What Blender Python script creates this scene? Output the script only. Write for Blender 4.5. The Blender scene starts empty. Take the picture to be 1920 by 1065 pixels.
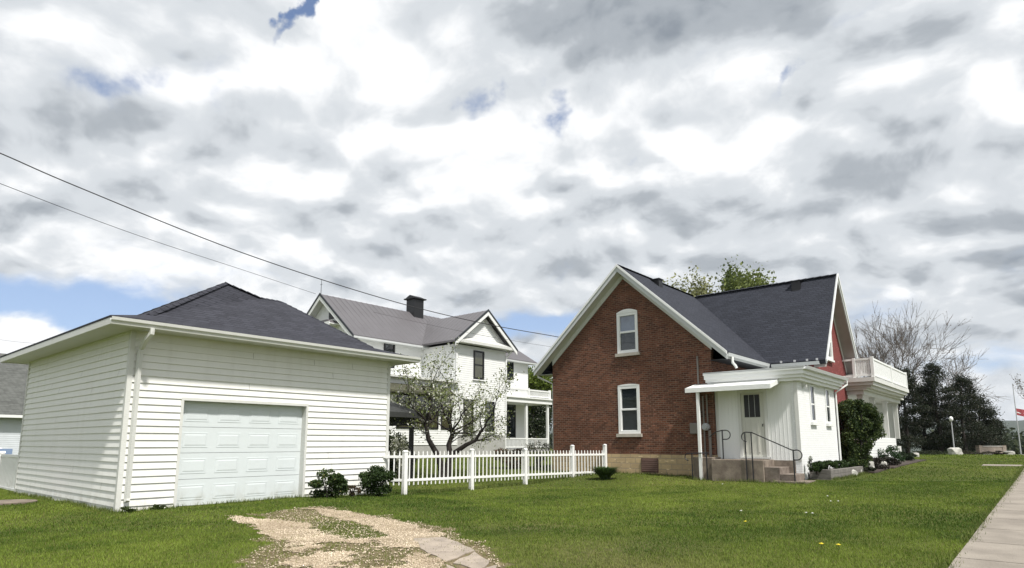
import bpy, math, random
import numpy as np
from mathutils import Vector, Matrix
R = math.radians
random.seed(7); rng = np.random.default_rng(7)
scn = bpy.context.scene
col = scn.collection

# ------------------------------------------------------------------ camera
EYE = 1.35
YAW = R(40.5)                      # camera looks left of +Y (the street runs along +Y)
F_PX, CX, PY, HOR = 1175.0, 960.0, 652.0, 831.0
PITCH = math.atan((HOR - PY) / F_PX)
cam = bpy.data.cameras.new('camera')
cam.sensor_width = 36.0; cam.sensor_fit = 'HORIZONTAL'
cam.lens = 36.0 * F_PX / 1920.0
cam.shift_y = (PY - 532.5) / 1920.0
cam.clip_start = 0.1; cam.clip_end = 12000
co = bpy.data.objects.new('camera', cam); col.objects.link(co)
co.location = (0, 0, EYE); co.rotation_euler = (R(90) + PITCH, 0, YAW)
scn.camera = co

# ------------------------------------------------------------------ world
SUN_EL, SUN_AZ = R(56), R(70)     # azimuth measured from +Y towards +X
world = bpy.data.worlds.new('World'); scn.world = world; world.use_nodes = True
NT = world.node_tree; NT.nodes.clear()

class G:
    """tiny node-graph helper"""
    def __init__(s, nt): s.nt = nt
    def n(s, t, **k):
        nd = s.nt.nodes.new(t)
        for a, b in k.items(): setattr(nd, a, b)
        return nd
    def put(s, sock, v):
        if isinstance(v, bpy.types.NodeSocket): s.nt.links.new(v, sock)
        elif v is not None: sock.default_value = v
    def m(s, op, a, b=None, c=None, clamp=False):
        nd = s.n('ShaderNodeMath', operation=op, use_clamp=clamp)
        for i, v in enumerate((a, b, c)):
            if v is not None: s.put(nd.inputs[i], v)
        return nd.outputs[0]
    def mr(s, v, a, b, c=0.0, d=1.0, smooth=True):
        nd = s.n('ShaderNodeMapRange', interpolation_type='SMOOTHSTEP' if smooth else 'LINEAR')
        s.put(nd.inputs['Value'], v)
        for k, x in (('From Min', a), ('From Max', b), ('To Min', c), ('To Max', d)): s.put(nd.inputs[k], x)
        return nd.outputs[0]
    def mix(s, f, a, b, bt='MIX'):
        nd = s.n('ShaderNodeMix', data_type='RGBA', blend_type=bt)
        s.put(nd.inputs[0], f)
        for i, v in ((6, a), (7, b)):
            if isinstance(v, tuple) and len(v) == 3: v = (*v, 1)
            s.put(nd.inputs[i], v)
        return nd.outputs[2]
    def comb(s, x, y, z):
        nd = s.n('ShaderNodeCombineXYZ')
        for i, v in enumerate((x, y, z)): s.put(nd.inputs[i], v)
        return nd.outputs[0]
    def sep(s, v):
        nd = s.n('ShaderNodeSeparateXYZ'); s.put(nd.inputs[0], v); return nd.outputs
    def noise(s, vec, scale, detail=6, rough=.55, dist=0.0, lac=2.0, outc=False):
        nd = s.n('ShaderNodeTexNoise'); s.put(nd.inputs['Vector'], vec)
        nd.inputs['Scale'].default_value = scale; nd.inputs['Detail'].default_value = detail
        nd.inputs['Roughness'].default_value = rough; nd.inputs['Distortion'].default_value = dist
        nd.inputs['Lacunarity'].default_value = lac
        return nd.outputs['Color' if outc else 'Fac']

g = G(NT)
tc = g.n('ShaderNodeTexCoord')
dx, dy, dz = g.sep(tc.outputs['Generated'])
az0 = g.m('MULTIPLY', g.m('ARCTAN2', dx, dy), 180/math.pi)
el0 = g.m('MULTIPLY', g.m('ARCSINE', dz), 180/math.pi)
# ragged outlines for the gaps and banks
wn1 = g.sep(g.noise(tc.outputs['Generated'], 7.0, 6, .55, outc=True))
az = g.m('ADD', az0, g.m('MULTIPLY', g.m('SUBTRACT', wn1[0], .5), 17.0))
el = g.m('ADD', el0, g.m('MULTIPLY', g.m('SUBTRACT', wn1[1], .5), g.m('MINIMUM', g.m('ADD', g.m('MULTIPLY', el0, .32), .8), 11.0)))
zz = g.m('ADD', g.m('MAXIMUM', dz, 0.0), 0.36)
P = g.comb(g.m('DIVIDE', dx, zz), g.m('DIVIDE', dy, zz), 0.0)
def warp(v, amt, sc):
    nz = g.n('ShaderNodeVectorMath', operation='SUBTRACT'); g.put(nz.inputs[0], g.noise(v, sc, 4, outc=True)); nz.inputs[1].default_value = (.5, .5, .5)
    ml = g.n('ShaderNodeVectorMath', operation='SCALE'); g.put(ml.inputs[0], nz.outputs[0]); ml.inputs['Scale'].default_value = amt
    ad = g.n('ShaderNodeVectorMath', operation='ADD'); g.put(ad.inputs[0], v); g.put(ad.inputs[1], ml.outputs[0]); return ad.outputs[0]
Pw = warp(P, .5, 1.3)
def voro(vec, sc, sm=.6):
    nd = g.n('ShaderNodeTexVoronoi', feature='SMOOTH_F1'); g.put(nd.inputs['Vector'], vec)
    nd.inputs['Scale'].default_value = sc; nd.inputs['Smoothness'].default_value = sm
    return nd.outputs['Distance']
def blob(a0, e0, ra, re, w, tilt=0.0):
    """soft ellipse in azimuth / elevation (degrees), weight w"""
    da = g.m('SUBTRACT', az, a0); de = g.m('SUBTRACT', el, e0)
    if tilt: de = g.m('SUBTRACT', de, g.m('MULTIPLY', da, tilt))
    u = g.m('POWER', g.m('DIVIDE', da, ra), 2.0); v = g.m('POWER', g.m('DIVIDE', de, re), 2.0)
    return g.m('MULTIPLY', g.m('EXPONENT', g.m('MULTIPLY', g.m('ADD', u, v), -1.0)), w)
def add_all(lst):
    r = lst[0]
    for x in lst[1:]: r = g.m('ADD', r, x)
    return r
# cover: where cloud is, and the gaps of blue
cov_n = g.noise(Pw, 2.6, 8, .6)
gaps = add_all([blob(-61.6, 35.3, 1.15, 3.0, .52), blob(-73.6, 27.4, 2.6, 1.0, .15), blob(-45, 30.0, 2.4, 2.0, .25), blob(-37, 29.4, 1.6, 1.4, .22),
                blob(-15.3, 29.6, 1.2, 1.8, .26), blob(-30, 25.2, 1.2, 1.1, .24), blob(-28, 31.5, 1.0, 1.3, .16), blob(-22, 31.0, 1.6, 1.0, .14), blob(-54, 31, 2.0, 2.0, .10), blob(-17, 27.5, 2, 1.2, .12),
                blob(-77, 10.0, 16, 2.2, .75, -.07), blob(-38, 10.6, 11, 1.0, .5, .03), blob(-79, 5.5, 9, 4.0, .4), blob(2, 6.0, 20, 1.0, .14),
                blob(-82, 7.2, 5.5, 2.6, -1.25)])
dens = g.m('SUBTRACT', g.m('ADD', cov_n, .26), gaps)
soft = g.mr(el0, 8, 24, .20, .12)
cover = g.mr(dens, g.m('SUBTRACT', .53, soft), g.m('ADD', .53, soft))
# shade: lit puffs with soft grey bases, from the relief of a cloud-thickness field
def off(v, o):
    ad = g.n('ShaderNodeVectorMath', operation='ADD'); g.put(ad.inputs[0], v); ad.inputs[1].default_value = o; return ad.outputs[0]
def thick(v):
    w_ = warp(v, .30, 2.6)
    a_ = g.m('MULTIPLY', g.noise(w_, 4.0, 9, .58), .66)
    b_ = g.m('MULTIPLY', g.m('SUBTRACT', .62, voro(w_, 7.4, .75)), .46)
    return g.m('ADD', a_, b_)
hA = thick(P); hB = thick(off(P, (-.036, .031, 0)))
relief = g.m('MULTIPLY', g.m('SUBTRACT', hA, hB), 2.1)
hA0 = g.m('SUBTRACT', hA, .42)
body = g.m('MULTIPLY', hA0, -.75)
n1 = g.noise(Pw, 1.1, 3, .5)
br = g.m('ADD', g.m('ADD', relief, body), g.m('MULTIPLY', g.m('SUBTRACT', n1, .5), 1.0))
az, el = g.m('ADD', az0, g.m('MULTIPLY', g.m('SUBTRACT', az, az0), .8)), g.m('ADD', el0, g.m('MULTIPLY', g.m('SUBTRACT', el, el0), .8))
bias = add_all([blob(-30, 36.5, 12, 4.0, -.50), blob(-6, 37, 12, 5, -.25), blob(-13, 20.5, 11, 2.6, -.36, .18), blob(3, 18, 6, 3.5, -.40, .1), blob(-68, 34, 6, 3.0, -.22), blob(-29, 21.5, 5, 2.2, -.26),
                blob(-3, 10, 18, 3.5, -.22), blob(-79, 22, 8, 3, -.15), blob(-49, 35, 9, 4, .06), blob(-42, 24, 9, 5.5, .16), blob(-22, 27, 8, 4, .30), blob(-52, 16.5, 12, 2.2, -.10),
                blob(-60, 31, 4, 3, .10), blob(-25, 17, 5, 2, .2), blob(-4, 25, 9, 2.6, .2), blob(-82, 7.2, 6, 3, .6), blob(-55, 13.5, 30, 2.0, .1), blob(2, 4.5, 12, 2, .2)])
br = g.m('ADD', g.m('ADD', br, g.m('MULTIPLY', bias, .95)), 0.0)
br = g.m('ADD', g.m('MULTIPLY', br, g.mr(el0, 0, 13, .42, 1.0)), g.mr(el0, 0, 16, .69, .63))
ramp = g.n('ShaderNodeValToRGB'); g.put(ramp.inputs[0], br)
cr = ramp.color_ramp; cr.interpolation = 'EASE'
cr.elements[0].position = 0.0; cr.elements[0].color = (.31, .35, .40, 1)
cr.elements[1].position = 1.0; cr.elements[1].color = (1.16, 1.17, 1.18, 1)
e = cr.elements.new(.28); e.color = (.48, .52, .565, 1)
e = cr.elements.new(.60); e.color = (.77, .81, .85, 1)
sky = g.n('ShaderNodeTexSky', sky_type='NISHITA', sun_disc=False)
sky.sun_elevation = SUN_EL; sky.sun_rotation = SUN_AZ
sky.air_density = 1.1; sky.dust_density = .6; sky.ozone_density = 1.5
cl = g.n('ShaderNodeVectorMath', operation='SCALE'); g.put(cl.inputs[0], ramp.outputs[0]); cl.inputs['Scale'].default_value = 8.1
skyc = g.mix(1.0, sky.outputs[0], (0.62, .74, .98), 'MULTIPLY')
hz = g.mr(el, 0.0, 30.0, .62, .18)                                  # thin bright veil near the horizon
skyc = g.mix(hz, skyc, (5.6, 7.0, 9.2))
final = g.mix(cover, skyc, cl.outputs[0])
final = g.mix(g.mr(el0, -1.5, .3, 1.0, 0.0), final, (6.8, 7.1, 7.6))
bg = g.n('ShaderNodeBackground'); g.put(bg.inputs[0], final); bg.inputs[1].default_value = .1
wo = g.n('ShaderNodeOutputWorld'); g.nt.links.new(bg.outputs[0], wo.inputs[0])
world.cycles.sampling_method = 'MANUAL'; world.cycles.sample_map_resolution = 512

# ------------------------------------------------------------------ sun
sl = bpy.data.lights.new('sun', 'SUN'); sl.energy = 4.5; sl.angle = R(4.0); sl.color = (1.0, .96, .9)
so = bpy.data.objects.new('sun', sl); col.objects.link(so)
sd = Vector((math.sin(SUN_AZ)*math.cos(SUN_EL), math.cos(SUN_AZ)*math.cos(SUN_EL)*-1, math.sin(SUN_EL)))
# the sun stands over the street, to the right of and behind the camera
sd = Vector((math.sin(R(106))*math.cos(SUN_EL), math.cos(R(106))*math.cos(SUN_EL), math.sin(SUN_EL)))
sky.sun_rotation = R(106)
so.rotation_euler = sd.to_track_quat('Z', 'Y').to_euler()
so.location = (20, -10, 30)
vs = scn.view_settings; vs.view_transform = 'Standard'; vs.look = 'None'; vs.exposure = 0.20; vs.gamma = 1.0
scn.cycles.max_bounces = 6; scn.cycles.transparent_max_bounces = 8

# ------------------------------------------------------------------ helpers
fw = Vector((-math.sin(YAW), math.cos(YAW), 0)); rt = Vector((math.cos(YAW), math.sin(YAW), 0)); UPV = Vector((0, 0, 1))
_F = fw*math.cos(PITCH) + UPV*math.sin(PITCH); _U = -fw*math.sin(PITCH) + UPV*math.cos(PITCH)
def spot(px, d):
    """ground plan position that lies d metres ahead in the direction of photo column px (at the horizon)"""
    r = _F + rt*(px-CX)/F_PX - _U*(HOR-PY)/F_PX
    r = Vector((r.x, r.y, 0)); k = d / (r.dot(fw)); return (r.x*k, r.y*k)

def sstep(a, b, x):
    t = np.clip((x-a)/(b-a), 0, 1); return t*t*(3-2*t)
def gz(x, y):
    """ground height"""
    x = np.asarray(x, float); y = np.asarray(y, float)
    z = np.interp(y, [-50, 4, 9, 12, 17, 20, 21.5, 28, 36, 46, 60, 72, 130, 300, 700], [-.15, -.06, -.02, -.10, -.05, .13, .20, .30, .48, .58, .50, .05, -3, -18, -22])
    zr_ = np.interp(y, [-50, 4, 9, 20, 28, 36, 46, 60, 72, 130, 300, 700], [-.15, -.06, 0, .13, .22, .40, .55, .50, .05, -3, -18, -22])
    z = z + (zr_-z)*sstep(-9, -2, x)
    z = z + .28*(1-sstep(-27, -19, x))*sstep(8, 20, y)
    z = z + ((.025*np.sin(x*.7+1)*np.sin(y*.55)) + .012*np.sin(x*1.9)*np.cos(y*1.7+.5))*(1-.8*sstep(-4, -1.5, x))
    return z
def zg(x, y): return float(gz(x, y))

class MB:
    def __init__(s): s.v = []; s.f = []; s.mi = []; s.cur = 0
    def add(s, vs, fs):
        o = len(s.v); s.v += [tuple(v) for v in vs]
        for f in fs: s.f.append(tuple(o+i for i in f)); s.mi.append(s.cur)
    def box(s, x0, x1, y0, y1, z0, z1):
        x0, x1 = sorted((x0, x1)); y0, y1 = sorted((y0, y1)); z0, z1 = sorted((z0, z1))
        s.add([(x0,y0,z0),(x1,y0,z0),(x1,y1,z0),(x0,y1,z0),(x0,y0,z1),(x1,y0,z1),(x1,y1,z1),(x0,y1,z1)],
              [(0,3,2,1),(4,5,6,7),(0,1,5,4),(1,2,6,5),(2,3,7,6),(3,0,4,7)])
    def prism(s, ax, pts, a0, a1):
        """pts (u,z) outline, extruded along axis: ax 'Y' -> u is x, ax 'X' -> u is y, ax 'Z' -> pts are (x,y)"""
        n = len(pts); a0, a1 = sorted((a0, a1))
        def P3(p, a): return (p[0], a, p[1]) if ax == 'Y' else ((a, p[0], p[1]) if ax == 'X' else (p[0], p[1], a))
        vs = [P3(p, a0) for p in pts] + [P3(p, a1) for p in pts]
        fs = [tuple(range(n)), tuple(range(2*n-1, n-1, -1))] + [(i, i+n, (i+1) % n+n, (i+1) % n) for i in range(n)]
        s.add(vs, fs)
    def slab(s, q, t):
        """closed plate: quad q (top), thickness t downwards"""
        n = len(q); vs = [tuple(p) for p in q] + [(p[0], p[1], p[2]-t) for p in q]
        s.add(vs, [tuple(range(n)), tuple(range(2*n-1, n-1, -1))] + [(i, i+n, (i+1) % n+n, (i+1) % n) for i in range(n)])
    def tube(s, pts, rad, n=8, caps=True):
        rad = rad if isinstance(rad, (list, tuple)) else [rad]*len(pts)
        pts = [Vector(p) for p in pts]; rings = []; o = len(s.v); prev = None
        for i, p in enumerate(pts):
            t = (pts[min(i+1, len(pts)-1)] - pts[max(i-1, 0)]).normalized()
            if prev is None: a = t.orthogonal().normalized()
            else:
                a = prev - t*prev.dot(t); a = a.normalized() if a.length > 1e-6 else t.orthogonal().normalized()
            prev = a; b = t.cross(a)
            for k in range(n):
                an = 2*math.pi*k/n; s.v.append(tuple(p + (a*math.cos(an)+b*math.sin(an))*rad[i]))
        for i in range(len(pts)-1):
            for k in range(n):
                s.f.append((o+i*n+k, o+i*n+(k+1) % n, o+(i+1)*n+(k+1) % n, o+(i+1)*n+k)); s.mi.append(s.cur)
        if caps:
            s.f.append(tuple(o+k for k in range(n-1, -1, -1))); s.mi.append(s.cur)
            s.f.append(tuple(o+(len(pts)-1)*n+k for k in range(n))); s.mi.append(s.cur)
    def build(s, name, mat, parent=None, bevel=0.0, smooth=False):
        me = bpy.data.meshes.new(name); me.from_pydata(s.v, [], s.f); me.update()
        mats = mat if isinstance(mat, (list, tuple)) else [mat]
        for m in mats: me.materials.append(m)
        if len(mats) > 1: me.polygons.foreach_set('material_index', s.mi)
        if smooth: me.polygons.foreach_set('use_smooth', [True]*len(me.polygons))
        import bmesh
        bm = bmesh.new(); bm.from_mesh(me); bmesh.ops.recalc_face_normals(bm, faces=bm.faces); bm.to_mesh(me); bm.free()
        o = bpy.data.objects.new(name, me); col.objects.link(o)
        if bevel:
            b = o.modifiers.new('bevel', 'BEVEL'); b.width = bevel; b.segments = 2; b.limit_method = 'ANGLE'
        if parent: attach(o, parent)
        return o
def attach(o, parent):
    o.parent = parent; base = parent.get('_w')
    w = parent_world(parent); o.matrix_parent_inverse = Matrix.Translation(-w)
def parent_world(p):
    w = Vector(p.location)
    return w if p.type == 'EMPTY' else Vector((0, 0, 0))
def thing(name, label, cat, loc, group=None):
    o = bpy.data.objects.new(name, None); col.objects.link(o); o.location = loc; o.empty_display_size = .3
    o['label'] = label; o['category'] = cat
    if group: o['group'] = group
    return o
def tag(o, label, cat, group=None, kind=None):
    o['label'] = label; o['category'] = cat
    if group: o['group'] = group
    if kind: o['kind'] = kind
    return o
def struct(o, label=None):
    o['kind'] = 'structure'
    if label: o['label'] = label
    return o
def raw(name, V, Fq, mat, parent=None, colors=None, smooth=False):
    """fast mesh from numpy arrays: V (n,3), Fq (m,k)"""
    me = bpy.data.meshes.new(name); V = np.ascontiguousarray(V, np.float32); Fq = np.ascontiguousarray(Fq, np.int32)
    m, k = Fq.shape
    me.vertices.add(len(V)); me.vertices.foreach_set('co', V.ravel())
    me.loops.add(m*k); me.loops.foreach_set('vertex_index', Fq.ravel())
    me.polygons.add(m); me.polygons.foreach_set('loop_start', np.arange(0, m*k, k, dtype=np.int32))
    me.polygons.foreach_set('loop_total', np.full(m, k, np.int32))
    if smooth: me.polygons.foreach_set('use_smooth', np.ones(m, bool))
    me.update(calc_edges=True)
    if colors is not None:
        ca = me.color_attributes.new('Col', 'FLOAT_COLOR', 'POINT')
        c4 = np.ones((len(V), 4), np.float32); c4[:, :3] = colors; ca.data.foreach_set('color', c4.ravel())
    me.materials.append(mat)
    o = bpy.data.objects.new(name, me); col.objects.link(o)
    if parent: attach(o, parent)
    return o

# ------------------------------------------------------------------ materials
def newmat(name):
    m = bpy.data.materials.new(name); m.use_nodes = True; nt = m.node_tree; nt.nodes.clear()
    q = G(nt); b = q.n('ShaderNodeBsdfPrincipled'); o = q.n('ShaderNodeOutputMaterial'); nt.links.new(b.outputs[0], o.inputs[0])
    return m, q, b
def bump(q, b, h, strength=.3, dist=.02):
    n = q.n('ShaderNodeBump'); n.inputs['Strength'].default_value = strength; n.inputs['Distance'].default_value = dist
    q.put(n.inputs['Height'], h); q.nt.links.new(n.outputs[0], b.inputs['Normal'])
def pos(q): return q.n('ShaderNodeNewGeometry').outputs['Position']
def plain(name, c, rough=.6, var=.12, sc=2.0, bmp=0.0, metal=0.0, spec=.5, dark=None, fine=30):
    m, q, b = newmat(name); p = pos(q)
    f = q.mr(q.noise(p, sc, 5, .6), .3, .7)
    c2 = dark or tuple(x*(1-var*2) for x in c)
    cc = q.mix(f, c2, c)
    f2 = q.noise(p, fine, 3, .6)
    cc = q.mix(q.mr(f2, .35, .65, 0, .35), cc, tuple(x*(1-var) for x in c))
    q.put(b.inputs['Base Color'], cc); b.inputs['Roughness'].default_value = rough; b.inputs['Metallic'].default_value = metal
    b.inputs['Specular IOR Level'].default_value = spec
    if bmp: bump(q, b, f2, bmp, .01)
    return m
def white_paint(name, c=(.78, .78, .76), streak=.10):
    m, q, b = newmat(name); p = pos(q)
    x, y, z = q.sep(p)
    st = q.noise(q.comb(q.m('MULTIPLY', x, 3.0), q.m('MULTIPLY', y, 3.0), q.m('MULTIPLY', z, .25)), 1.6, 5, .6)
    f = q.mr(st, .45, .8, 0, streak*2)
    cc = q.mix(f, c, (c[0]*.72, c[1]*.71, c[2]*.66))
    n = q.noise(p, .8, 4, .6)
    cc = q.mix(q.mr(n, .4, .7, 0, streak), cc, (c[0]*.8, c[1]*.8, c[2]*.76))
    q.put(b.inputs['Base Color'], cc); b.inputs['Roughness'].default_value = .5
    b.inputs['Specular IOR Level'].default_value = .35
    spl = q.m('MULTIPLY', q.mr(z, .0, .45, 1, 0), q.mr(q.noise(p, 3.5, 6, .7), .4, .7, 0, .4))
    q.put(b.inputs['Base Color'], q.mix(spl, cc, (.33, .31, .24)))
    bump(q, b, q.noise(p, 2.2, 3), .16, .05)
    return m
def brick(name, c1, c2, mortar, bw=.21, bh=.075, mort=.010, rough=.85, bmp=.5, stain=.35):
    m, q, b = newmat(name); p = pos(q); x, y, z = q.sep(p)
    v = q.comb(q.m('ADD', x, y), z, 0.0)
    t = q.n('ShaderNodeTexBrick'); q.put(t.inputs['Vector'], v)
    t.inputs['Scale'].default_value = 1.0; t.inputs['Brick Width'].default_value = bw; t.inputs['Row Height'].default_value = bh
    t.inputs['Mortar Size'].default_value = mort; t.inputs['Mortar Smooth'].default_value = .3; t.inputs['Bias'].default_value = -.1
    t.inputs['Color1'].default_value = (*c1, 1); t.inputs['Color2'].default_value = (*c2, 1); t.inputs['Mortar'].default_value = (*mortar, 1)
    n = q.noise(v, 2.2, 6, .65)
    cc = q.mix(q.mr(n, .38, .72, 0, stain), t.outputs['Color'], tuple(a*.45 for a in c1))
    n2 = q.noise(v, 14, 4, .6)
    cc = q.mix(q.mr(n2, .5, .8, 0, .45), cc, tuple(min(1, a*1.5) for a in c2))
    # a light brick here and there
    wn = q.noise(q.comb(q.m('MULTIPLY', q.m('ADD', x, y), 4.7), q.m('MULTIPLY', z, 13.3), 0.0), 1.0, 0)
    cc = q.mix(q.mr(wn, .72, .78, 0, .45), cc, tuple(min(1, a*2.0+.04) for a in c1))
    q.put(b.inputs['Base Color'], cc); b.inputs['Roughness'].default_value = rough
    b.inputs['Specular IOR Level'].default_value = .2
    h = q.m('ADD', q.m('MULTIPLY', t.outputs['Fac'], -1.0), q.m('MULTIPLY', n2, .5))
    bump(q, b, h, bmp, .012)
    return m
def shingle(name, c, var=.35, row=.13, w=.3, zk=1.45, patch=None):
    m, q, b = newmat(name); p = pos(q); x, y, z = q.sep(p)
    v = q.comb(q.m('ADD', x, y), q.m('MULTIPLY', z, zk), 0.0)
    t = q.n('ShaderNodeTexBrick'); q.put(t.inputs['Vector'], v)
    t.inputs['Scale'].default_value = 1.0; t.inputs['Brick Width'].default_value = w; t.inputs['Row Height'].default_value = row
    t.inputs['Mortar Size'].default_value = .012; t.inputs['Mortar Smooth'].default_value = .5
    t.inputs['Color1'].default_value = (*[a*(1+var) for a in c], 1); t.inputs['Color2'].default_value = (*[a*(1-var) for a in c], 1)
    t.inputs['Mortar'].default_value = (*[a*.45 for a in c], 1)
    n = q.noise(p, 1.3, 5, .65); n2 = q.noise(p, 45, 3, .7)
    cc = q.mix(q.mr(n, .35, .7, 0, .4), t.outputs['Color'], tuple(a*1.35 for a in (patch or c)))
    cc = q.mix(q.mr(n2, .45, .75, 0, .5), cc, tuple(a*1.9 for a in c))
    q.put(b.inputs['Base Color'], cc); b.inputs['Roughness'].default_value = .9; b.inputs['Specular IOR Level'].default_value = .2
    bump(q, b, q.m('ADD', q.m('MULTIPLY', t.outputs['Fac'], -1.0), n2), .6, .02)
    return m
def glass(name, c=(.012, .016, .018), rough=.04):
    m, q, b = newmat(name); p = pos(q)
    q.put(b.inputs['Base Color'], q.mix(q.noise(p, 2.5, 3), c, tuple(a*2.4 for a in c)))
    b.inputs['Roughness'].default_value = rough; b.inputs['Specular IOR Level'].default_value = .5; b.inputs['IOR'].default_value = 1.9
    bump(q, b, q.noise(p, 1.4, 2), .15, .03)
    return m
def vcol(name, rough=.7, trans=.0, spec=.25, gain=1.0):
    m, q, b = newmat(name)
    a = q.n('ShaderNodeAttribute', attribute_name='Col'); q.put(b.inputs['Base Color'], a.outputs['Color'])
    b.inputs['Roughness'].default_value = rough; b.inputs['Specular IOR Level'].default_value = spec
    if trans:
        t = q.n('ShaderNodeBsdfTranslucent'); q.put(t.inputs[0], a.outputs['Color'])
        mx = q.n('ShaderNodeMixShader'); mx.inputs[0].default_value = trans
        q.nt.links.new(b.outputs[0], mx.inputs[1]); q.nt.links.new(t.outputs[0], mx.inputs[2])
        o = [n for n in q.nt.nodes if n.type == 'OUTPUT_MATERIAL'][0]; q.nt.links.new(mx.outputs[0], o.inputs[0])
    return m
M = {}
M['siding'] = white_paint('aged_white_siding', (.80, .80, .775), .14)
M['white'] = white_paint('white_paint', (.80, .81, .80), .06)
M['trim'] = white_paint('trim_paint', (.64, .645, .62), .12)
M['vinyl'] = white_paint('white_vinyl', (.84, .84, .83), .03)
M['door'] = white_paint('door_paint', (.64, .685, .70), .06)
M['grey_trim'] = white_paint('grey_trim', (.52, .54, .54), .12)
M['soffit'] = white_paint('soffit_paint', (.60, .60, .57), .1)
M['taupe'] = plain('taupe_soffit', (.34, .31, .29), .7, .08)
M['brick'] = brick('dark_red_brick', (.185, .076, .047), (.068, .032, .024), (.20, .14, .10), stain=.5)
M['redbrick'] = brick('painted_red_brick', (.22, .062, .058), (.18, .052, .050), (.17, .05, .048), bmp=.25, stain=.15)
M['whitebrick'] = brick('painted_white_brick', (.80, .81, .81), (.76, .77, .77), (.70, .71, .71), bmp=.25, stain=.05)
M['stone'] = brick('tan_block_foundation', (.50, .375, .22), (.38, .285, .175), (.33, .27, .19), bw=.42, bh=.20, mort=.016, bmp=.6, stain=.3)
M['shingle'] = shingle('dark_shingle', (.034, .037, .048), var=.2, patch=(.027, .029, .038))
M['shingle_garage'] = shingle('charcoal_shingle', (.038, .039, .049), var=.25)
M['shingle_grey'] = shingle('grey_shingle', (.10, .104, .098), var=.25)
M['metalroof'] = plain('grey_metal_roof', (.125, .118, .125), .45, .06, 1.2, metal=.0)
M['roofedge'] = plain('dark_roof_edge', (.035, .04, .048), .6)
M['glass'] = glass('window_glass')
M['glass_blue'] = glass('curtained_glass', (.10, .12, .16), .08)
M['glass_green'] = glass('green_tinted_glass', (.035, .035, .018), .12)
M['black'] = plain('black_metal', (.012, .012, .014), .45, .1)
M['iron'] = plain('wrought_iron', (.02, .02, .024), .5, .1)
M['concrete'] = plain('old_concrete', (.27, .225, .18), .9, .25, 3.0, .8, dark=(.13, .10, .08), fine=18)
M['concrete_red'] = plain('reddish_step', (.24, .20, .17), .9, .25, 5.0, .8, dark=(.13, .10, .08), fine=18)
M['walk'] = plain('sidewalk_concrete', (.30, .265, .222), .92, .2, 1.3, .9, dark=(.20, .175, .145), fine=35)
M['slab'] = plain('broken_concrete', (.40, .335, .27), .95, .2, 3.5, .9, dark=(.25, .21, .175), fine=22)
M['stonewhite'] = plain('pale_stone', (.50, .49, .45), .9, .15, 4, .5)
M['timber'] = plain('weathered_timber', (.20, .185, .17), .9, .2, 5, .4)
M['sill'] = plain('stone_sill', (.50, .46, .40), .85, .12, 4, .2)
M['bark'] = plain('dark_bark', (.035, .028, .024), .95, .25, 6, .6)
M['bark_grey'] = plain('grey_bark', (.19, .165, .15), .95, .2, 5, .4)
M['leaf'] = vcol('leaves', .6, .25)
M['blade'] = vcol('grass_blades', .65, .25, .2)
M['pebble'] = vcol('gravel_stones', .9)
M['awning'] = plain('olive_awning', (.075, .075, .045), .8, .2, 3)
M['skirt'] = plain('grey_foundation', (.42, .42, .40), .85, .12, 2)
M['meter'] = plain('meter_grey', (.22, .2, .18), .6, .1)
M['wire'] = plain('cable_rubber', (.03, .03, .035), .7)
M['carpaint'] = plain('white_car_paint', (.75, .77, .8), .2, .02)
M['carblue'] = plain('blue_lamp_plastic', (.22, .30, .46), .15, .05)
M['rubber'] = plain('tyre_rubber', (.02, .02, .02), .8)
M['flagred'] = plain('red_cloth', (.30, .05, .06), .8, .05)
M['flagwhite'] = plain('white_cloth', (.75, .75, .75), .8, .05)
M['steel'] = plain('pole_metal', (.45, .46, .48), .4, .05)
M['tanbrick'] = brick('tan_sign_brick', (.25, .20, .16), (.19, .155, .125), (.3, .28, .25), bmp=.2)
M['yellow'] = plain('yellow_petals', (.75, .6, .03), .7, .05)
M['dooryellow'] = plain('cream_door', (.62, .62, .56), .5, .06)

# ------------------------------------------------------------------ generic building pieces
def wb(mb, ax, plane, u0, u1, n0, n1, z0, z1):
    """box on a wall: ax 'X' = wall facing +X (u is y); ax 'Y' = wall facing -Y (u is x); n is outwards"""
    if ax == 'X': mb.box(plane+n0, plane+n1, u0, u1, z0, z1)
    else: mb.box(u0, u1, plane-n1, plane-n0, z0, z1)
def siding(mb, ax, plane, u0, u1, z0, z1, step=.15, out=.020, base=None, lim=None):
    """lapped boards as a real saw-tooth section"""
    base = z0 if base is None else base
    k = math.floor((z0-base)/step); z = base + k*step
    sg = 1 if ax == 'X' else -1
    def P(u, n, z): return (plane+n, u, z) if ax == 'X' else (u, plane-n, z)
    while z < z1-1e-4:
        a, b = max(z, z0), min(z+step, z1)
        oa = out*(1-(a-z)/step); ob = out*(1-(b-z)/step)
        ua0, ua1 = lim(a) if lim else (u0, u1)
        ub0, ub1 = lim(b) if lim else (u0, u1)
        if ua1-ua0 > .01:
            # the sloping face, then the little under-lip
            mb.add([P(ua0, oa, a), P(ua1, oa, a), P(ub1, ob, b), P(ub0, ob, b)], [(0, 1, 2, 3)])
            mb.add([P(ua0, -.004, a), P(ua1, -.004, a), P(ua1, oa, a), P(ua0, oa, a)], [(0, 1, 2, 3)])
        z += step
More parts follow.
